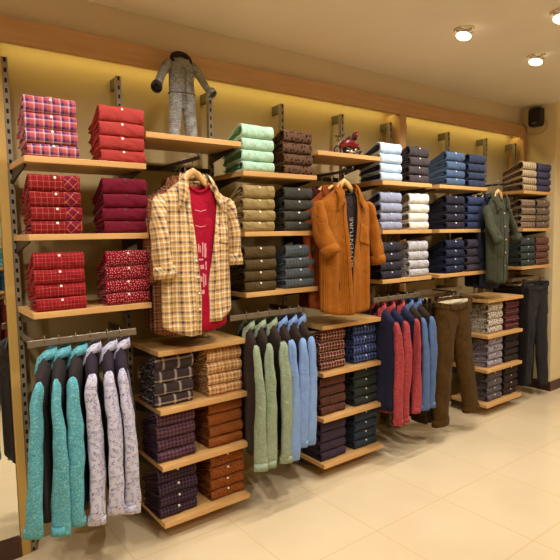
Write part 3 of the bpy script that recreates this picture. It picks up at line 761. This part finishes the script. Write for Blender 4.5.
def simple_back_shirt(x, y, z, mat, label, hlabel, group, W=.205, L=.78, seed=0, hw=None):
    hanger('clothes_hanger', hlabel, (x, y, z), .0, hw or M['hanger_wood'], W*.85, -.225, -.10, group=group+' hangers', thick=.010, deep=.006)
    s_ = thing('hanging_shirt', label, 'shirt', (x, y, z), 0, group)
    torso(W, W*.98, -.095, -.195, -L, .026, .06, seed=seed, fold=.006, nu=24, nv=20).build('body', mat, s_, solid=.0025, merge=1e-4)
    collar(-.097, .06, .036, .022, .030, .02).build('collar', mat, s_, solid=.003)
    for sx in (-1, 1):
        sleeve_mesh([(sx*(W-.026), 0, -.195), (sx*(W-.006), 0, -.215), (sx*(W-.002), .0, -.31), (sx*(W-.004), .0, -.45), (sx*(W-.012), 0, -.59)], [.014, .024, .028, .027, .024], [.016, .024, .026, .026, .022], seed=seed+sx).build('sleeve', mat, s_, solid=.002)

def open_shirt(x, y, z, mat, label, W, W1, L, T, gap, sleeves, seed, cuffm=None, hem=None, buttons=(), cmat=None, pocket=None, fold=.015, leaf=(.060, .100, .036, .090, .115, .17)):
    s_ = thing('hanging_shirt', label, 'shirt', (x, y, z), 0)
    tb = torso(W, W1, -.092, -.186, -L, T, .062, gap, seed=seed, fold=fold, nu=36, nv=40, hem=hem)
    tb.build('body', mat, s_, solid=.003, merge=1e-4)
    cm = collar(-.094, .062, .046, .026, .034, 0, .0, 1.75)
    Wv0 = lambda v: W+(W1-W)*sm(v)
    for sgn in (-1, 1):
        a0, a1, b0, b1, vb0, vb1 = leaf; P = []; UV = []
        e = (gap(.06)[0 if sgn < 0 else 1] if gap else 0)
        for p_ in np.linspace(0, 1, 8):
            row = []; ur = []
            for q_ in np.linspace(0, 1, 7):
                x = (a0+(a1-a0)*q_)*(1-p_) + (b0+(b1-b0)*q_)*p_; v = (.004)*(1-p_) + (vb0+(vb1-vb0)*q_)*p_
                x = x*sgn + e*.45*p_; q3 = tb.pt(x/Wv0(v), v, True)
                lift = .010+.012*math.sin(PI*q_)*(1-.4*p_); zz = .020*(1-p_)*(1-q_)+.006*(1-p_)
                row.append((q3[0], q3[1]-lift, q3[2]+zz)); ur.append((x*.8+p_*.02, q3[2]+x*.5))
            P.append(row); UV.append(ur)
        cm.grid(P, UV)
    cm.build('collar', cmat or mat, s_, solid=.004)
    for sgn, (path, rx, ry) in zip((-1, 1), sleeves):
        sl = sleeve_mesh(path, rx, ry, 20, seed+sgn, .006).build('sleeve', mat, s_, solid=.0025)
        a, b = np.array(path[-2]), np.array(path[-1]); d_ = (b-a)/np.linalg.norm(b-a)
        p0, p1 = b-d_*.045, b+d_*.012
        MB().tube([p0, (p0+p1)/2, p1], [rx[-1]*1.10, rx[-1]*1.22, rx[-1]*1.16], 20, False, [ry[-1]*1.10, ry[-1]*1.2, ry[-1]*1.15]).build('cuff', cuffm or mat, sl, solid=.005)
    if gap:         # folded front bands
        for sd in (0, 1):
            P = []; UV = []
            Wv = lambda v: W+(W1-W)*sm(v)
            for v in np.linspace(.0, 1, 30):
                e = gap(v)[sd]; sg = 1 if sd == 0 else -1
                row = []
                for dx in (.0, .004, .022, .026):
                    xx = e - sg*dx; q = tb.pt(max(-1, min(1, xx/Wv(v))), v, True)
                    row.append((q[0], q[1]-(.0045 if 0 < dx < .026 else .002), q[2]))
                P.append(row); UV.append([(q[0]+.007, q[2]+.004) for q in row])
            MB().grid(P, UV).build('placket', mat, s_, solid=.001)
    for v, sd in buttons:
        Wv = W+(W1-W)*sm(v); e = gap(v)[sd] if gap else 0.0
        q = tb.pt(e/Wv, v, True); button_at(s_, q[0]-(-.012 if sd else .012), q[1]-.007, q[2])
    if pocket:
        x0, x1, v0, v1 = pocket; P = []; UV = []
        for v in np.linspace(v0, v1, 9):
            Wv = W+(W1-W)*sm(v); row = [tb.pt(xx/Wv, v, True) for xx in np.linspace(x0, x1, 9)]
            P.append([(a, b-.0045, c) for a, b, c in row]); UV.append([(a+.01, c+.012) for a, b, c in row])
        MB().grid(P, UV).build('pocket', mat, s_, solid=.002)
    return s_, tb

ZA = 1.868
# yellow plaid shirt over a red tee
yel = [(0, (210, 162, 86)), (.22, (244, 236, 214)), (.36, (210, 166, 92)), (.56, (64, 58, 88)), (.74, (210, 162, 86)), (.84, (236, 224, 196)), (.92, (210, 162, 86))]
myel = fabric('yellow_plaid_flannel', (210, 160, 90), 'plaid', P=.044, P2=.047, stops=yel)
mdk = fabric('brown_plaid_flannel', (120, 78, 50), 'plaid', P=.042, stops=[(0, (140, 84, 44)), (.3, (84, 50, 44)), (.55, (176, 130, 80)), (.66, (70, 44, 46)), (.85, (140, 84, 44))])
mrt = fabric('red_jersey', (170, 18, 48), vary=.08)
face_out(1.20, ZA, 'dark display arm behind the yellow plaid shirt', 1.02, 1.505)
hanger('wooden_hanger', 'pale wooden hanger holding the open yellow plaid shirt', (1.202, -.38, ZA+.014), 0, M['hanger_wood'], .165, -.215, -.088, thick=.016, deep=.009)
gp = lambda v: (-.046+.040*sm(v*1.1)-.004*math.sin(v*9), .098-.062*sm(v*1.05)+.003*math.sin(v*8))
slL = [(-.160, 0, -.186), (-.182, -.004, -.205), (-.190, -.012, -.28), (-.190, -.024, -.40), (-.180, -.036, -.545)]
slR = [(.160, 0, -.186), (.184, -.004, -.205), (.198, -.008, -.28), (.206, -.016, -.37), (.208, -.024, -.50)]
open_shirt(1.204, -.385, ZA, myel, 'open yellow plaid shirt on a wooden hanger over a red tee', .182, .187, .82, .050, gp,
           [(slL, [.016, .032, .040, .044, .042], [.016, .030, .040, .044, .042]), (slR, [.016, .028, .030, .030, .027], [.016, .030, .040, .042, .038])], 11,
           hem=lambda u: -.838 + .055*abs(u)**3 + .055*sm(u*4), buttons=[(v, 0) for v in (.16, .27, .38, .49, .60, .71, .82)], pocket=(.095, .165, .27, .42))
tee = thing('tee_shirt', 'red printed tee inside the open yellow plaid shirt', 't-shirt', (1.215, -.385, ZA))
tt_ = torso(.150, .150, -.120, -.192, -.825, .034, .06, seed=5, fold=.004, nu=24, nv=24, drop=.035)
tt_.build('body', mrt, tee, solid=.002, merge=1e-4)
def on(tb, W, W1, x, v, off=.003):
    q = tb.pt(x/(W+(W1-W)*sm(v)), v, True); return (q[0], q[1]-off, q[2])
rg = random.Random(3); mpp = plain('pale_pink_print', (226, 150, 158), .8)
for x0, x1, v0, v1 in [(-.030, .026, .245, .25), (-.020, -.013, .37, .43), (-.010, -.004, .38, .43), (.004, .012, .36, .46), (.016, .026, .37, .47), (-.018, .010, .475, .487), (-.008, .014, .52, .55), (.006, .012, .58, .68), (.015, .022, .59, .67), (-.012, .002, .60, .64), (.020, .026, .50, .56), (-.006, .012, .70, .73), (-.028, .03, .135, .140)]:
    vv = np.linspace(v0, v1, 6)
    MB().grid([[on(tt_, .150, .150, xx+rg.uniform(-.001, .001), v) for xx in np.linspace(x0, x1, 3)] for v in vv]).build('chest_print', mpp, tee)
P = []
for a in np.linspace(0, PI, 15):
    x = .06*math.cos(a); v = 0.0
    q = on(tt_, 0.150, .150, x, 0.0, 0); P.append(q)
MB().tube([(q[0], q[1]-.001, q[2]+.001) for q in P], .005, 6).build('neck_rib', mrt, tee)
for i, y in enumerate((-.29, -.21, -.13)):
    simple_back_shirt(1.205+.012*i, y, ZA+.004, mdk, f'brown plaid shirt hung {("directly", "second", "last")[i]} behind the yellow plaid one', f'wooden hanger of the {("nearest", "middle", "rearmost")[i]} brown plaid shirt', 'brown plaid shirts on the display arm', .195, .86, 30+i)
# orange corduroy shirt over a charcoal tee
mor = fabric('orange_corduroy', (168, 100, 28), 'cord', c2=(130, 72, 16), P=.0075, bump=.35)
mcu = fabric('dark_cuff_lining', (70, 44, 40))
mch = fabric('charcoal_jersey', (52, 44, 44), 'heather', c2=(40, 34, 36))
mru = fabric('rust_cotton', (140, 66, 26), vary=.15); mma = fabric('maroon_cotton', (84, 30, 28))
face_out(2.2, ZA, 'dark display arm behind the orange corduroy shirt', 2.05, 2.5)
hanger('wooden_hanger', 'pale wooden hanger holding the orange corduroy shirt', (2.196, -.38, ZA+.014), 0, M['hanger_wood'], .17, -.215, -.088, thick=.016, deep=.009)
gp2 = lambda v: (-.034+.030*sm(v*1.1), .056-.042*sm(v*1.1))
slL = [(-.178, 0, -.186), (-.200, -.004, -.205), (-.204, -.012, -.28), (-.198, -.036, -.38), (-.172, -.070, -.475)]
slR = [(.178, 0, -.186), (.204, -.004, -.205), (.222, -.008, -.29), (.244, -.016, -.41), (.262, -.026, -.545)]
open_shirt(2.195, -.385, ZA, mor, 'orange corduroy shirt hung open over a charcoal printed tee', .202, .196, .84, .052, gp2,
           [(slL, [.016, .032, .040, .044, .046], [.016, .030, .042, .046, .046]), (slR, [.016, .028, .034, .036, .036], [.016, .030, .042, .044, .042])], 21,
           cuffm=mor, hem=lambda u: -.845 + .035*abs(u)**3, buttons=[], pocket=(.085, .165, .26, .42))
tee2 = thing('tee_shirt', 'charcoal tee with white lettering inside the orange corduroy shirt', 't-shirt', (2.205, -.385, ZA))
tt2 = torso(.165, .160, -.104, -.192, -.78, .036, .056, seed=8, fold=.003, nu=24, nv=24, drop=.03)
tt2.build('body', mch, tee2, solid=.002, merge=1e-4)
cu = bpy.data.curves.new('lettering', 'FONT'); cu.body = 'ADVENTURE'; cu.size = .054; cu.align_x = 'CENTER'; cu.align_y = 'CENTER'; cu.resolution_u = 3
to_ = bpy.data.objects.new('lettering', cu); me_ = bpy.data.meshes.new_from_object(to_); bpy.data.objects.remove(to_)
mt = MB(); vv_ = []
for vx in me_.vertices:
    lx, lz = -vx.co.y, vx.co.x               # turned to read upwards
    v_ = .44 - lz/.70*1.05
    q = on(tt2, 0.165, .160, lx*.75+.008, max(.02, min(.98, v_)), .006); vv_.append(q)
mt.add(vv_, [tuple(p_.vertices) for p_ in me_.polygons]); mt.build('lettering', plain('worn_white_print', (158, 146, 134), .8), tee2, merge=0)
MB().tube([(q[0], q[1]-.001, q[2]+.001) for q in [on(tt2, 0.165, .160, .058*math.cos(a), 0, 0) for a in np.linspace(0, PI, 15)]], .0045, 6).build('neck_rib', mch, tee2)
for i, (y, m_, d_) in enumerate(((-.28, mru, 'rust cotton'), (-.19, mma, 'maroon cotton'))):
    simple_back_shirt(2.19, y, ZA+.004, m_, f'{d_} shirt hung behind the orange corduroy one', f'wooden hanger of the {d_} shirt', 'shirts behind the orange corduroy one', .195, .83, 40+i)
# olive shirt
mol = fabric('olive_green_cotton', (78, 80, 62), 'heather', c2=(64, 68, 52))
face_out(3.90, ZA, 'dark display arm behind the olive green shirt', 3.76, 4.28)
hanger('wooden_hanger', 'pale wooden hanger holding the olive green shirt', (3.845, -.38, ZA+.014), 0, M['hanger_wood'], .12, -.20, -.085, thick=.015, deep=.009)
slL = [(-.122, 0, -.186), (-.144, -.004, -.20), (-.156, -.02, -.27), (-.150, -.05, -.36), (-.115, -.085, -.445)]
slR = [(.122, 0, -.186), (.148, -.004, -.205), (.190, -.008, -.28), (.228, -.016, -.37), (.245, -.03, -.435)]
open_shirt(3.835, -.385, ZA, mol, 'olive green buttoned shirt on a wooden hanger', .145, .128, .77, .045, lambda v: (.004, .006),
           [(slL, [.014, .026, .029, .032, .033], [.014, .024, .030, .032, .033]), (slR, [.014, .026, .031, .035, .036], [.014, .024, .031, .034, .035])], 31,
           hem=lambda u: -.77 + .03*abs(u)**3, buttons=[(v, 1) for v in (.14, .3, .46, .62, .78)])
mdn = fabric('dark_navy_cotton', (40, 42, 56))
for i, y in enumerate((-.30, -.22, -.13)):
    simple_back_shirt(3.875+.03*i, y, ZA+.004, mdn, f'dark navy shirt hung {("directly", "second", "last")[i]} behind the olive green one', f'wooden hanger {("nearest", "second", "farthest")[i]} behind the olive green shirt', 'shirts behind the olive green one', .14, .83, 50+i)

# ------------------------------------------------------------------ trousers
def trousers_mesh(Ww, Wh, T, zc, zl, legL, legR, seed=0, dip=.02, n=14, fold=.004):
    """waist half-width Ww at z=0, hips Wh, crotch zc; legX(v)->(x0,x1,z) from crotch to hem"""
    rg = random.Random(seed); p = [rg.uniform(0, 6) for _ in range(5)]
    mb = MB()
    for side in (-1, 1):
        for front in (1, -1):
            P = []; UV = []
            for i in range(14):
                v = i/13; w_ = Ww+(Wh-Ww)*sm(v*1.5); s_ = sm((v-.45)/.55)
                row = []
                for j in range(n+1):
                    u = j/n; x = side*u*w_
                    d = T*((1-s_)*math.sqrt(max(0, 1-u**2.4)) + s_*math.sqrt(max(0, 1-abs(2*u-1)**2.2)))
                    d += fold*math.sin(u*6+v*4+p[0])*(1-u**4)*sm(v*3)*(1-s_)
                    z = zc*v - dip*(1-v)*(1-u*u)*(1 if front > 0 else .0)
                    row.append((x, -front*d, z))
                P.append(row)
            leg = legL if side < 0 else legR
            for i in range(1, 27):
                v = i/26; x0, x1, z, yo = leg(v); tl_ = T*(.95-.22*v)
                row = []
                for j in range(n+1):
                    u = j/n
                    w1 = math.sqrt(max(0, 1-abs(2*u-1)**2.2))
                    d = tl_*w1 + fold*w1*(math.sin(v*17+u*4+p[1])*1.0+math.sin(u*9+p[2])*.6)
                    row.append((x0+(x1-x0)*u, yo-front*d, z))
                P.append(row)
            UV = [[(q[0]+(0 if front > 0 else .4), q[2]) for q in row] for row in P]
            mb.grid(P, UV)
    return mb

def trousers(loc, rz, mat, label, Ww, Wh, T, zc, legL, legR, seed, cuff=True, group=None, lining=True, hl=None, dip=.03, hookup=.075):
    t_ = thing('trousers', label, 'trousers', loc, rz, group)
    trousers_mesh(Ww, Wh, T, zc, 0, legL, legR, seed, dip).build('leg_panels', mat, t_, solid=.003, merge=1e-4)
    # waistband with loops
    P = []; UV = []
    N = 40
    ring = lambda a, z, k=1.0: (Ww*1.015*math.cos(a), -T*1.06*math.copysign(abs(math.sin(a))**.85, math.sin(a)), z - dip*max(0, math.sin(a))*(1-math.cos(a)**2))
    for z in (-.036, -.03, -.002, .004): P.append([ring(2*PI*k/N, z) for k in range(N+1)])
    wb = MB().grid(P, [[(.02*k, z) for k in range(N+1)] for z in (0, .01, .03, .04)]).build('waistband', mat, t_, solid=.004)
    for a in (.5, 1.1, 2.05, 2.65):
        q = ring(a, -.016); MB().box(q[0]-.005, q[0]+.005, q[1]-.007, q[1]-.003, q[2]-.02, q[2]+.02).build('belt_loop', mat, wb)
    q = ring(PI/2, -.016); button_at(t_, 0, q[1]-.005, q[2], M['dark_button'], .007)
    if lining:
        P = [[(Ww*.93*math.cos(a), T*.86*math.sin(a), z) for a in np.linspace(.15, PI-.15, 15)] for z in (-.055, -.004)]
        MB().grid(P).build('waist_lining', fabric('pale_lining', (214, 196, 160)), t_, solid=.002)
    # fly seam and pocket edges
    MB().tube([(.012, -T*1.02, -.05), (.014, -T*1.0, zc*.5), (.004, -T*.7, zc*.86)], .0022, 6).build('fly_seam', mat, t_)
    for sx in (-1, 1):
        a = [(sx*Ww*.55, -T*.94, -.045), (sx*Ww*.72, -T*.84, -.085), (sx*Ww*.93, -T*.52, -.115)]
        MB().tube(a, .0024, 6).build('pocket_edge', mat, t_)
    if cuff:
        for leg in (legL, legR):
            P = []
            for v, k in ((.925, 1.06), (.93, 1.10), (.965, 1.13), (1.0, 1.12), (1.003, 1.04)):
                x0, x1, z, yo = leg(min(v, 1)); xc, w_ = (x0+x1)/2, abs(x1-x0)/2*k; tl_ = T*(.95-.22*v)*k
                P.append([(xc+w_*math.cos(2*PI*j/24), yo-(tl_+.003)*math.sin(2*PI*j/24), z-(.004 if v > 1 else 0)) for j in range(25)])
            MB().grid(P, [[(j*.01, .02*i) for j in range(25)] for i in range(5)]).build('turn_up', mat, t_, solid=.003)
    if hl:
        h = thing('clip_hanger', hl, 'hanger', (loc[0], loc[1], loc[2]), rz, 'clip hangers')
        MB().tube([(-Ww*.8, .0, .03), (Ww*.8, .0, .03)], .004, 8).build('bar', M['metal'], h)
        for sx in (-1, 1): MB().box(sx*Ww*.72-.012, sx*Ww*.72+.012, T*.72, T*.72+.006, -.03, .035).box(sx*Ww*.72-.006, sx*Ww*.72+.006, -.004, T*.72, .026, .034).build('clip', M['black'], h)
        MB().tube([(0, 0, .034), (0, 0, hookup-.01)]+[(.016*math.cos(a), 0, hookup+.006+.016*math.sin(a)) for a in np.linspace(-PI/2, PI*.9, 12)], .0022, 7).build('hook', M['metal'], h)
    return t_
mbr = fabric('tobacco_brown_twill', (80, 55, 16), vary=.2); mbr2 = fabric('dark_tobacco_twill', (56, 40, 20), vary=.18)
mgr = fabric('charcoal_twill', (50, 47, 48), vary=.2); mgr2 = fabric('black_twill', (30, 27, 28))
rail(2.99, 3.62, 1.062, 'flat steel rail holding the brown trousers', -.22)
def LL(v): return (-.004-.040*sm(v)-.012*v, -.178-.05*v+.085*sm(v*1.1)-.02*v, -.27-.605*v, -.006*v)
def LR(v): return (.006+.105*sm(v)-.0*v, .205+.105*sm(v)-.02*v, -.27-.555*v, -.01*v)
def LL(v):   # left leg drifts left, narrowing to the turn-up
    xc = -.102 - .052*v; w_ = .102-.026*sm(v*1.1); return (xc+w_, xc-w_, -.27-.612*v, -.01*v)
def LR(v):
    xc = .098 + .118*v; w_ = .098-.012*sm(v*1.1); return (xc-w_, xc+w_, -.27-.585*v, -.015*v)
a_ = thing('trouser_arm', 'short dark display arm holding the front brown trousers', 'display arm', (3.255, -.307, 1.075), 0)
MB().box(-.005, .005, -.115, .09, -.006, .006).build('arm', M['dark_metal'], a_, .001)
trousers((3.255, -.40, 1.012), 0, mbr, 'tobacco brown trousers facing the aisle, hung in front of the rail', .205, .205, .048, -.27, LL, LR, 61, hl='clip hanger of the front brown trousers', hookup=.052)
def L1(v): xc = -.085; w_ = .085-.02*v; return (xc+w_, xc-w_, -.27-.58*v, 0)
def R1(v): xc = .085; w_ = .085-.02*v; return (xc-w_, xc+w_, -.27-.58*v, 0)
for i, x in enumerate((3.0, 3.045, 3.09)):
    trousers((x, -.22, 1.0), PI/2+rnd.uniform(-.05, .05), mbr2, f'brown trousers hung side-on, {ORD[i]} from the chambray shirts', .150, .155, .018, -.27, L1, R1, 70+i, group='brown trousers hung side-on', cuff=True, lining=False, hl=f'clip hanger of the {ORD[i]} side-on brown trousers', hookup=.073)
rail(4.36, 4.86, 1.075, 'flat steel rail holding the charcoal trousers', -.22)
def L2(v): xc = -.092-.03*v; w_ = .092-.020*sm(v); return (xc+w_, xc-w_, -.28-.62*v, .01*v)
def R2(v): xc = .092+.062*v; w_ = .092-.018*sm(v); return (xc-w_, xc+w_, -.28-.665*v, -.01*v)
trousers((4.585, -.315, 1.045), 0, mgr, 'charcoal trousers facing the aisle beside the side wall', .198, .20, .045, -.28, L2, R2, 81, cuff=False, lining=False, hl='clip hanger of the charcoal trousers', hookup=.03)
for i, x in enumerate((4.40, 4.46, 4.52)):
    trousers((x, -.19, 1.0), PI/2+rnd.uniform(-.04, .04), mgr2, f'black trousers hung side-on behind the charcoal pair, {ORD[i]} from the tower', .165, .165, .02, -.27, L1, R1, 90+i, group='black trousers behind the charcoal pair', cuff=False, lining=False, hl=f'clip hanger of the {ORD[i]} black trousers', hookup=.07)

# ------------------------------------------------------------------ denim jumpsuit
jd = fabric('washed_grey_denim', (132, 132, 130), 'speckle', c2=(168, 166, 158), scale=140, vary=.3)
jk = fabric('dark_denim_trim', (58, 50, 48), 'heather', c2=(44, 38, 38))
js = thing('denim_jumpsuit', 'small washed grey denim jumpsuit standing on the high shelf', 'jumpsuit', (1.275, -.15, 1.99+.002), math.radians(-6))
js.scale = (.95, 1.0, 1.06)
def jleg(s_):
    def f(v):
        xc = s_*(.038+.014*v); w_ = .036-.004*v; return (xc-s_*w_, xc+s_*w_, .155-.153*v, 0)
    return f
mbj = MB()
tj = trousers_mesh(.066, .074, .038, -.235, 0, lambda v: tuple(np.add(jleg(-1)(v), (0, 0, -.39, 0))), lambda v: tuple(np.add(jleg(1)(v), (0, 0, -.39, 0))), 5, 0, 10, .003)
tj.v = [(x*(1 if z < -.03 else .82+.18*(-z/.03)), y*(1 if z < -.03 else .55+.45*(-z/.03)), z+.39) for x, y, z in tj.v]
tj.build('body', jd, js, merge=1e-4)
for sx in (-1, 1):
    pa = [(sx*.05, 0, .372), (sx*.075, -.004, .36), (sx*.108, -.012, .315), (sx*.138, -.03, .262), (sx*(.150 if sx > 0 else .156), -.05, .236)]
    sl = sleeve_mesh(pa, [.016, .022, .021, .019, .018], [.014, .020, .020, .019, .018], 14, 3+sx, .002).build('sleeve', jd, js)
    b = np.array(pa[-1]); d_ = (b-np.array(pa[-2])); d_ /= np.linalg.norm(d_)
    MB().tube([b-d_*.012, b, b+d_*.014], [.027, .029, .027], 14, False, [.025, .027, .026]).build('cuff', jd if sx > 0 else jk, sl, solid=.003)
    e_ = jleg(sx)(1.0); MB().tube([((e_[0]+e_[1])/2, 0, .022), ((e_[0]+e_[1])/2, 0, .001)], [.035, .036], 16, False, [.033, .034]).build('leg_hem', jd, js, solid=.003)
hp = []
for a in np.linspace(0, 2*PI, 25): hp.append((.050*math.cos(a)*(1 if math.sin(a) > 0 else 1-.55*abs(math.sin(a))), -.006+.018*math.sin(a), .380+(.034 if math.sin(a) > 0 else .036)*math.sin(a)))
MB().tube(hp, [.013+.007*max(0, math.sin(a)) for a in np.linspace(0, 2*PI, 25)], 10, False).build('hood', jk, js)
MB().tube([(0, .014, .415), (0, .002, .385), (0, -.008, .352)], [.026, .042, .026], 14, True, [.010, .014, .012]).build('neck_lining', fabric('grey_hood_lining', (104, 98, 94)), js)
zz = MB().box(.006, .010, -.0425, -.037, .19, .345); zz.build('zip', M['gun'], js)
P = [[(.0765*math.cos(2*PI*k/30), -.0415*math.sin(2*PI*k/30), z) for k in range(31)] for z in (.224, .229)]
MB().grid(P).build('waist_seam', fabric('denim_seam', (96, 92, 90)), js, solid=.001)
MB().box(.018, .052, -.0415, -.036, .275, .315).build('chest_pocket', jd, js, .002)
MB().box(-.052, -.018, -.0415, -.036, .275, .315).build('chest_pocket', jd, js, .002)

# ------------------------------------------------------------------ small red ornament: model motorbike
ob = thing('toy_motorbike', 'small dark red and black toy vehicle on the high shelf', 'ornament', (2.43, -.17, 1.99))
ob.scale = (1.2, 1.25, 1.45)
rd = plain('red_enamel', (120, 18, 28), .25); ch = plain('chrome', (200, 190, 180), .2, .9)
def wheel(x, y, z, r_, name='wheel'):
    w1 = MB().tube([(x+r_*math.cos(a), y, z+r_*math.sin(a)) for a in np.linspace(0, 2*PI, 21)], r_*.24, 8, False, up=(0, 1, 0)).build(name, M['black'], ob)
    mb = MB()
    for a in np.linspace(0, PI, 4)[:-1]: mb.tube([(x-r_*.9*math.cos(a), y, z-r_*.9*math.sin(a)), (x+r_*.9*math.cos(a), y, z+r_*.9*math.sin(a))], .0018, 5)
    mb.tube([(x, y-.012, z), (x, y+.012, z)], .006, 8).build('hub', ch, w1)
wheel(-.072, 0, .027, .021); wheel(.072, 0, .031, .024)
sleeve_mesh([(-.05, 0, .045), (-.02, 0, .062), (.02, 0, .068), (.05, 0, .058), (.078, 0, .062)], [.008, .018, .022, .016, .008], [.012, .02, .022, .018, .012], 12, 1, 0).build('body', rd, ob)
MB().tube([(-.01, 0, .080), (.03, 0, .092), (.066, 0, .090)], [.006, .010, .006], 10, True, [.012, .015, .010]).build('seat', M['black'], ob)
MB().tube([(-.052, -.035, .098), (-.046, -.012, .094), (-.046, .012, .094), (-.052, .035, .098)], .003, 6).build('handlebar', M['black'], ob)
MB().tube([(-.072, 0, .027), (-.046, 0, .094)], .004, 6).build('fork', ch, ob)
MB().tube([(-.066, 0, .078), (-.052, 0, .076)], [.013, .008], 12).build('headlamp', ch, ob)
MB().tube([(-.02, -.014, .03), (.02, -.018, .026), (.085, -.020, .034)], [.004, .006, .007], 8).build('exhaust', ch, ob)
MB().tube([(-.018, 0, .032), (.018, 0, .034)], [.018, .02], 12, True, [.014, .016]).build('engine', M['dark_metal'], ob)
MB().tube([(.05, 0, .088), (.066, 0, .112), (.072, 0, .112)], [.012, .014, .010], 10, True, [.018, .02, .014]).build('top_box', rd, ob)

# ------------------------------------------------------------------ speaker and cable on the side wall
sp_ = thing('wall_speaker', 'black wall speaker high beside the wooden end post', 'speaker', (4.9, -.15, 2.535), 0)
P = []
def rr(hw, hh, x, r_=.028, n=5):
    out = []
    for cx, cz, a0 in ((hw-r_, hh-r_, 0), (-hw+r_, hh-r_, PI/2), (-hw+r_, -hh+r_, PI), (hw-r_, -hh+r_, 3*PI/2)):
        for k in range(n): a = a0+PI/2*k/(n-1); out.append((x, cx+r_*math.cos(a), cz+r_*math.sin(a)))
    return out + out[:1]
for x, a, b in ((-.02, .056, .080), (-.024, .060, .085), (-.080, .059, .083), (-.089, .053, .078)): P.append(rr(a, b, x))
MB().grid(P).add(P[-1][:-1], [tuple(range(20))], None, True).add(P[0][:-1], [tuple(range(20))], None, True).build('cabinet', M['black'], sp_)
P = [rr(.050, .056, -.0895), rr(.048, .054, -.094)]
gm = MB().grid(P); gm.v = [(x, y, z+.014) for x, y, z in gm.v]; gm.add([(x, y, z+.014) for x, y, z in P[1][:-1]], [tuple(range(20))], None, True)
gm.build('grille', plain('grille_cloth', (34, 26, 28), .8), sp_)
MB().box(-.092, -.0892, -.022, .018, -.06, -.054).build('badge', ch, sp_)
MB().box(-.0205, -.0005, -.03, .03, -.04, .04).build('wall_bracket', M['dark_metal'], sp_)
cb = [(4.82, -.05, 2.485), (4.86, -.06, 2.40), (4.892, -.10, 2.395), (4.895, -.16, 2.39), (4.895, -.22, 2.42), (4.895, -.235, 2.47), (4.895, -.20, 2.52)]
o = MB().tube(cb, .0025, 6).build('speaker_cable', plain('cable_grey', (150, 126, 92), .6)); tag(o, 'thin cable running from the header beam to the black speaker', 'cable')

# ------------------------------------------------------------------ display seen in the mirror (behind the camera)
YM = -3.78
for z, m_, d_ in ((1.47, fb['C1L'], 'mint'), (1.22, fabric('turquoise_cotton', (110, 176, 190)), 'turquoise'), (.97, fabric('royal_blue_cotton', (44, 88, 140)), 'royal blue')):
    s_ = thing('shelf', f'oak shelf under the {d_} stack seen in the mirror', 'shelf', (.95, YM+.02, z), PI)
    MB().box(-.5, .5, -.32, .28, -.026, 0).build('board', M['shelf'], s_, .002)
    for l in range(4):
        me = FM[(l, l % 3)]
        for k, xx in enumerate((.80, 1.06)):
            r_ = thing('folded_shirt', f'{POS[l]} {d_} shirt of the {("left", "right")[k]} stack reflected in the mirror', 'shirt', (xx, YM+.22, z+sum(TF[:l])*.8), PI, f'{d_} shirts reflected in the mirror')
            r_.scale = (1, 1, .8)
            obj('folded_front', me['body'], m_, r_, slot=True); obj('inner_folds', me['inner'], m_, r_, slot=True)
mred = fabric('brick_red_twill', (120, 30, 24), vary=.2)
rail(.55, 1.4, .93, 'flat steel rail of red trousers seen in the mirror', YM+.28, .05)
for i, x in enumerate((.70, .79, .88, .97, 1.06)):
    trousers((x, YM+.28, .86), PI/2, mred, f'brick red trousers number {("one", "two", "three", "four", "five")[i]} from the left in the mirror reflection', .17, .17, .03, -.25, lambda v: (-.0, -.16, -.25-.55*v, 0), lambda v: (.0, .16, -.25-.55*v, 0), 120+i, cuff=False, lining=False, group='red trousers reflected in the mirror', hl=f'clip hanger {("one", "two", "three", "four", "five")[i]} from the left, of the brick red trousers')
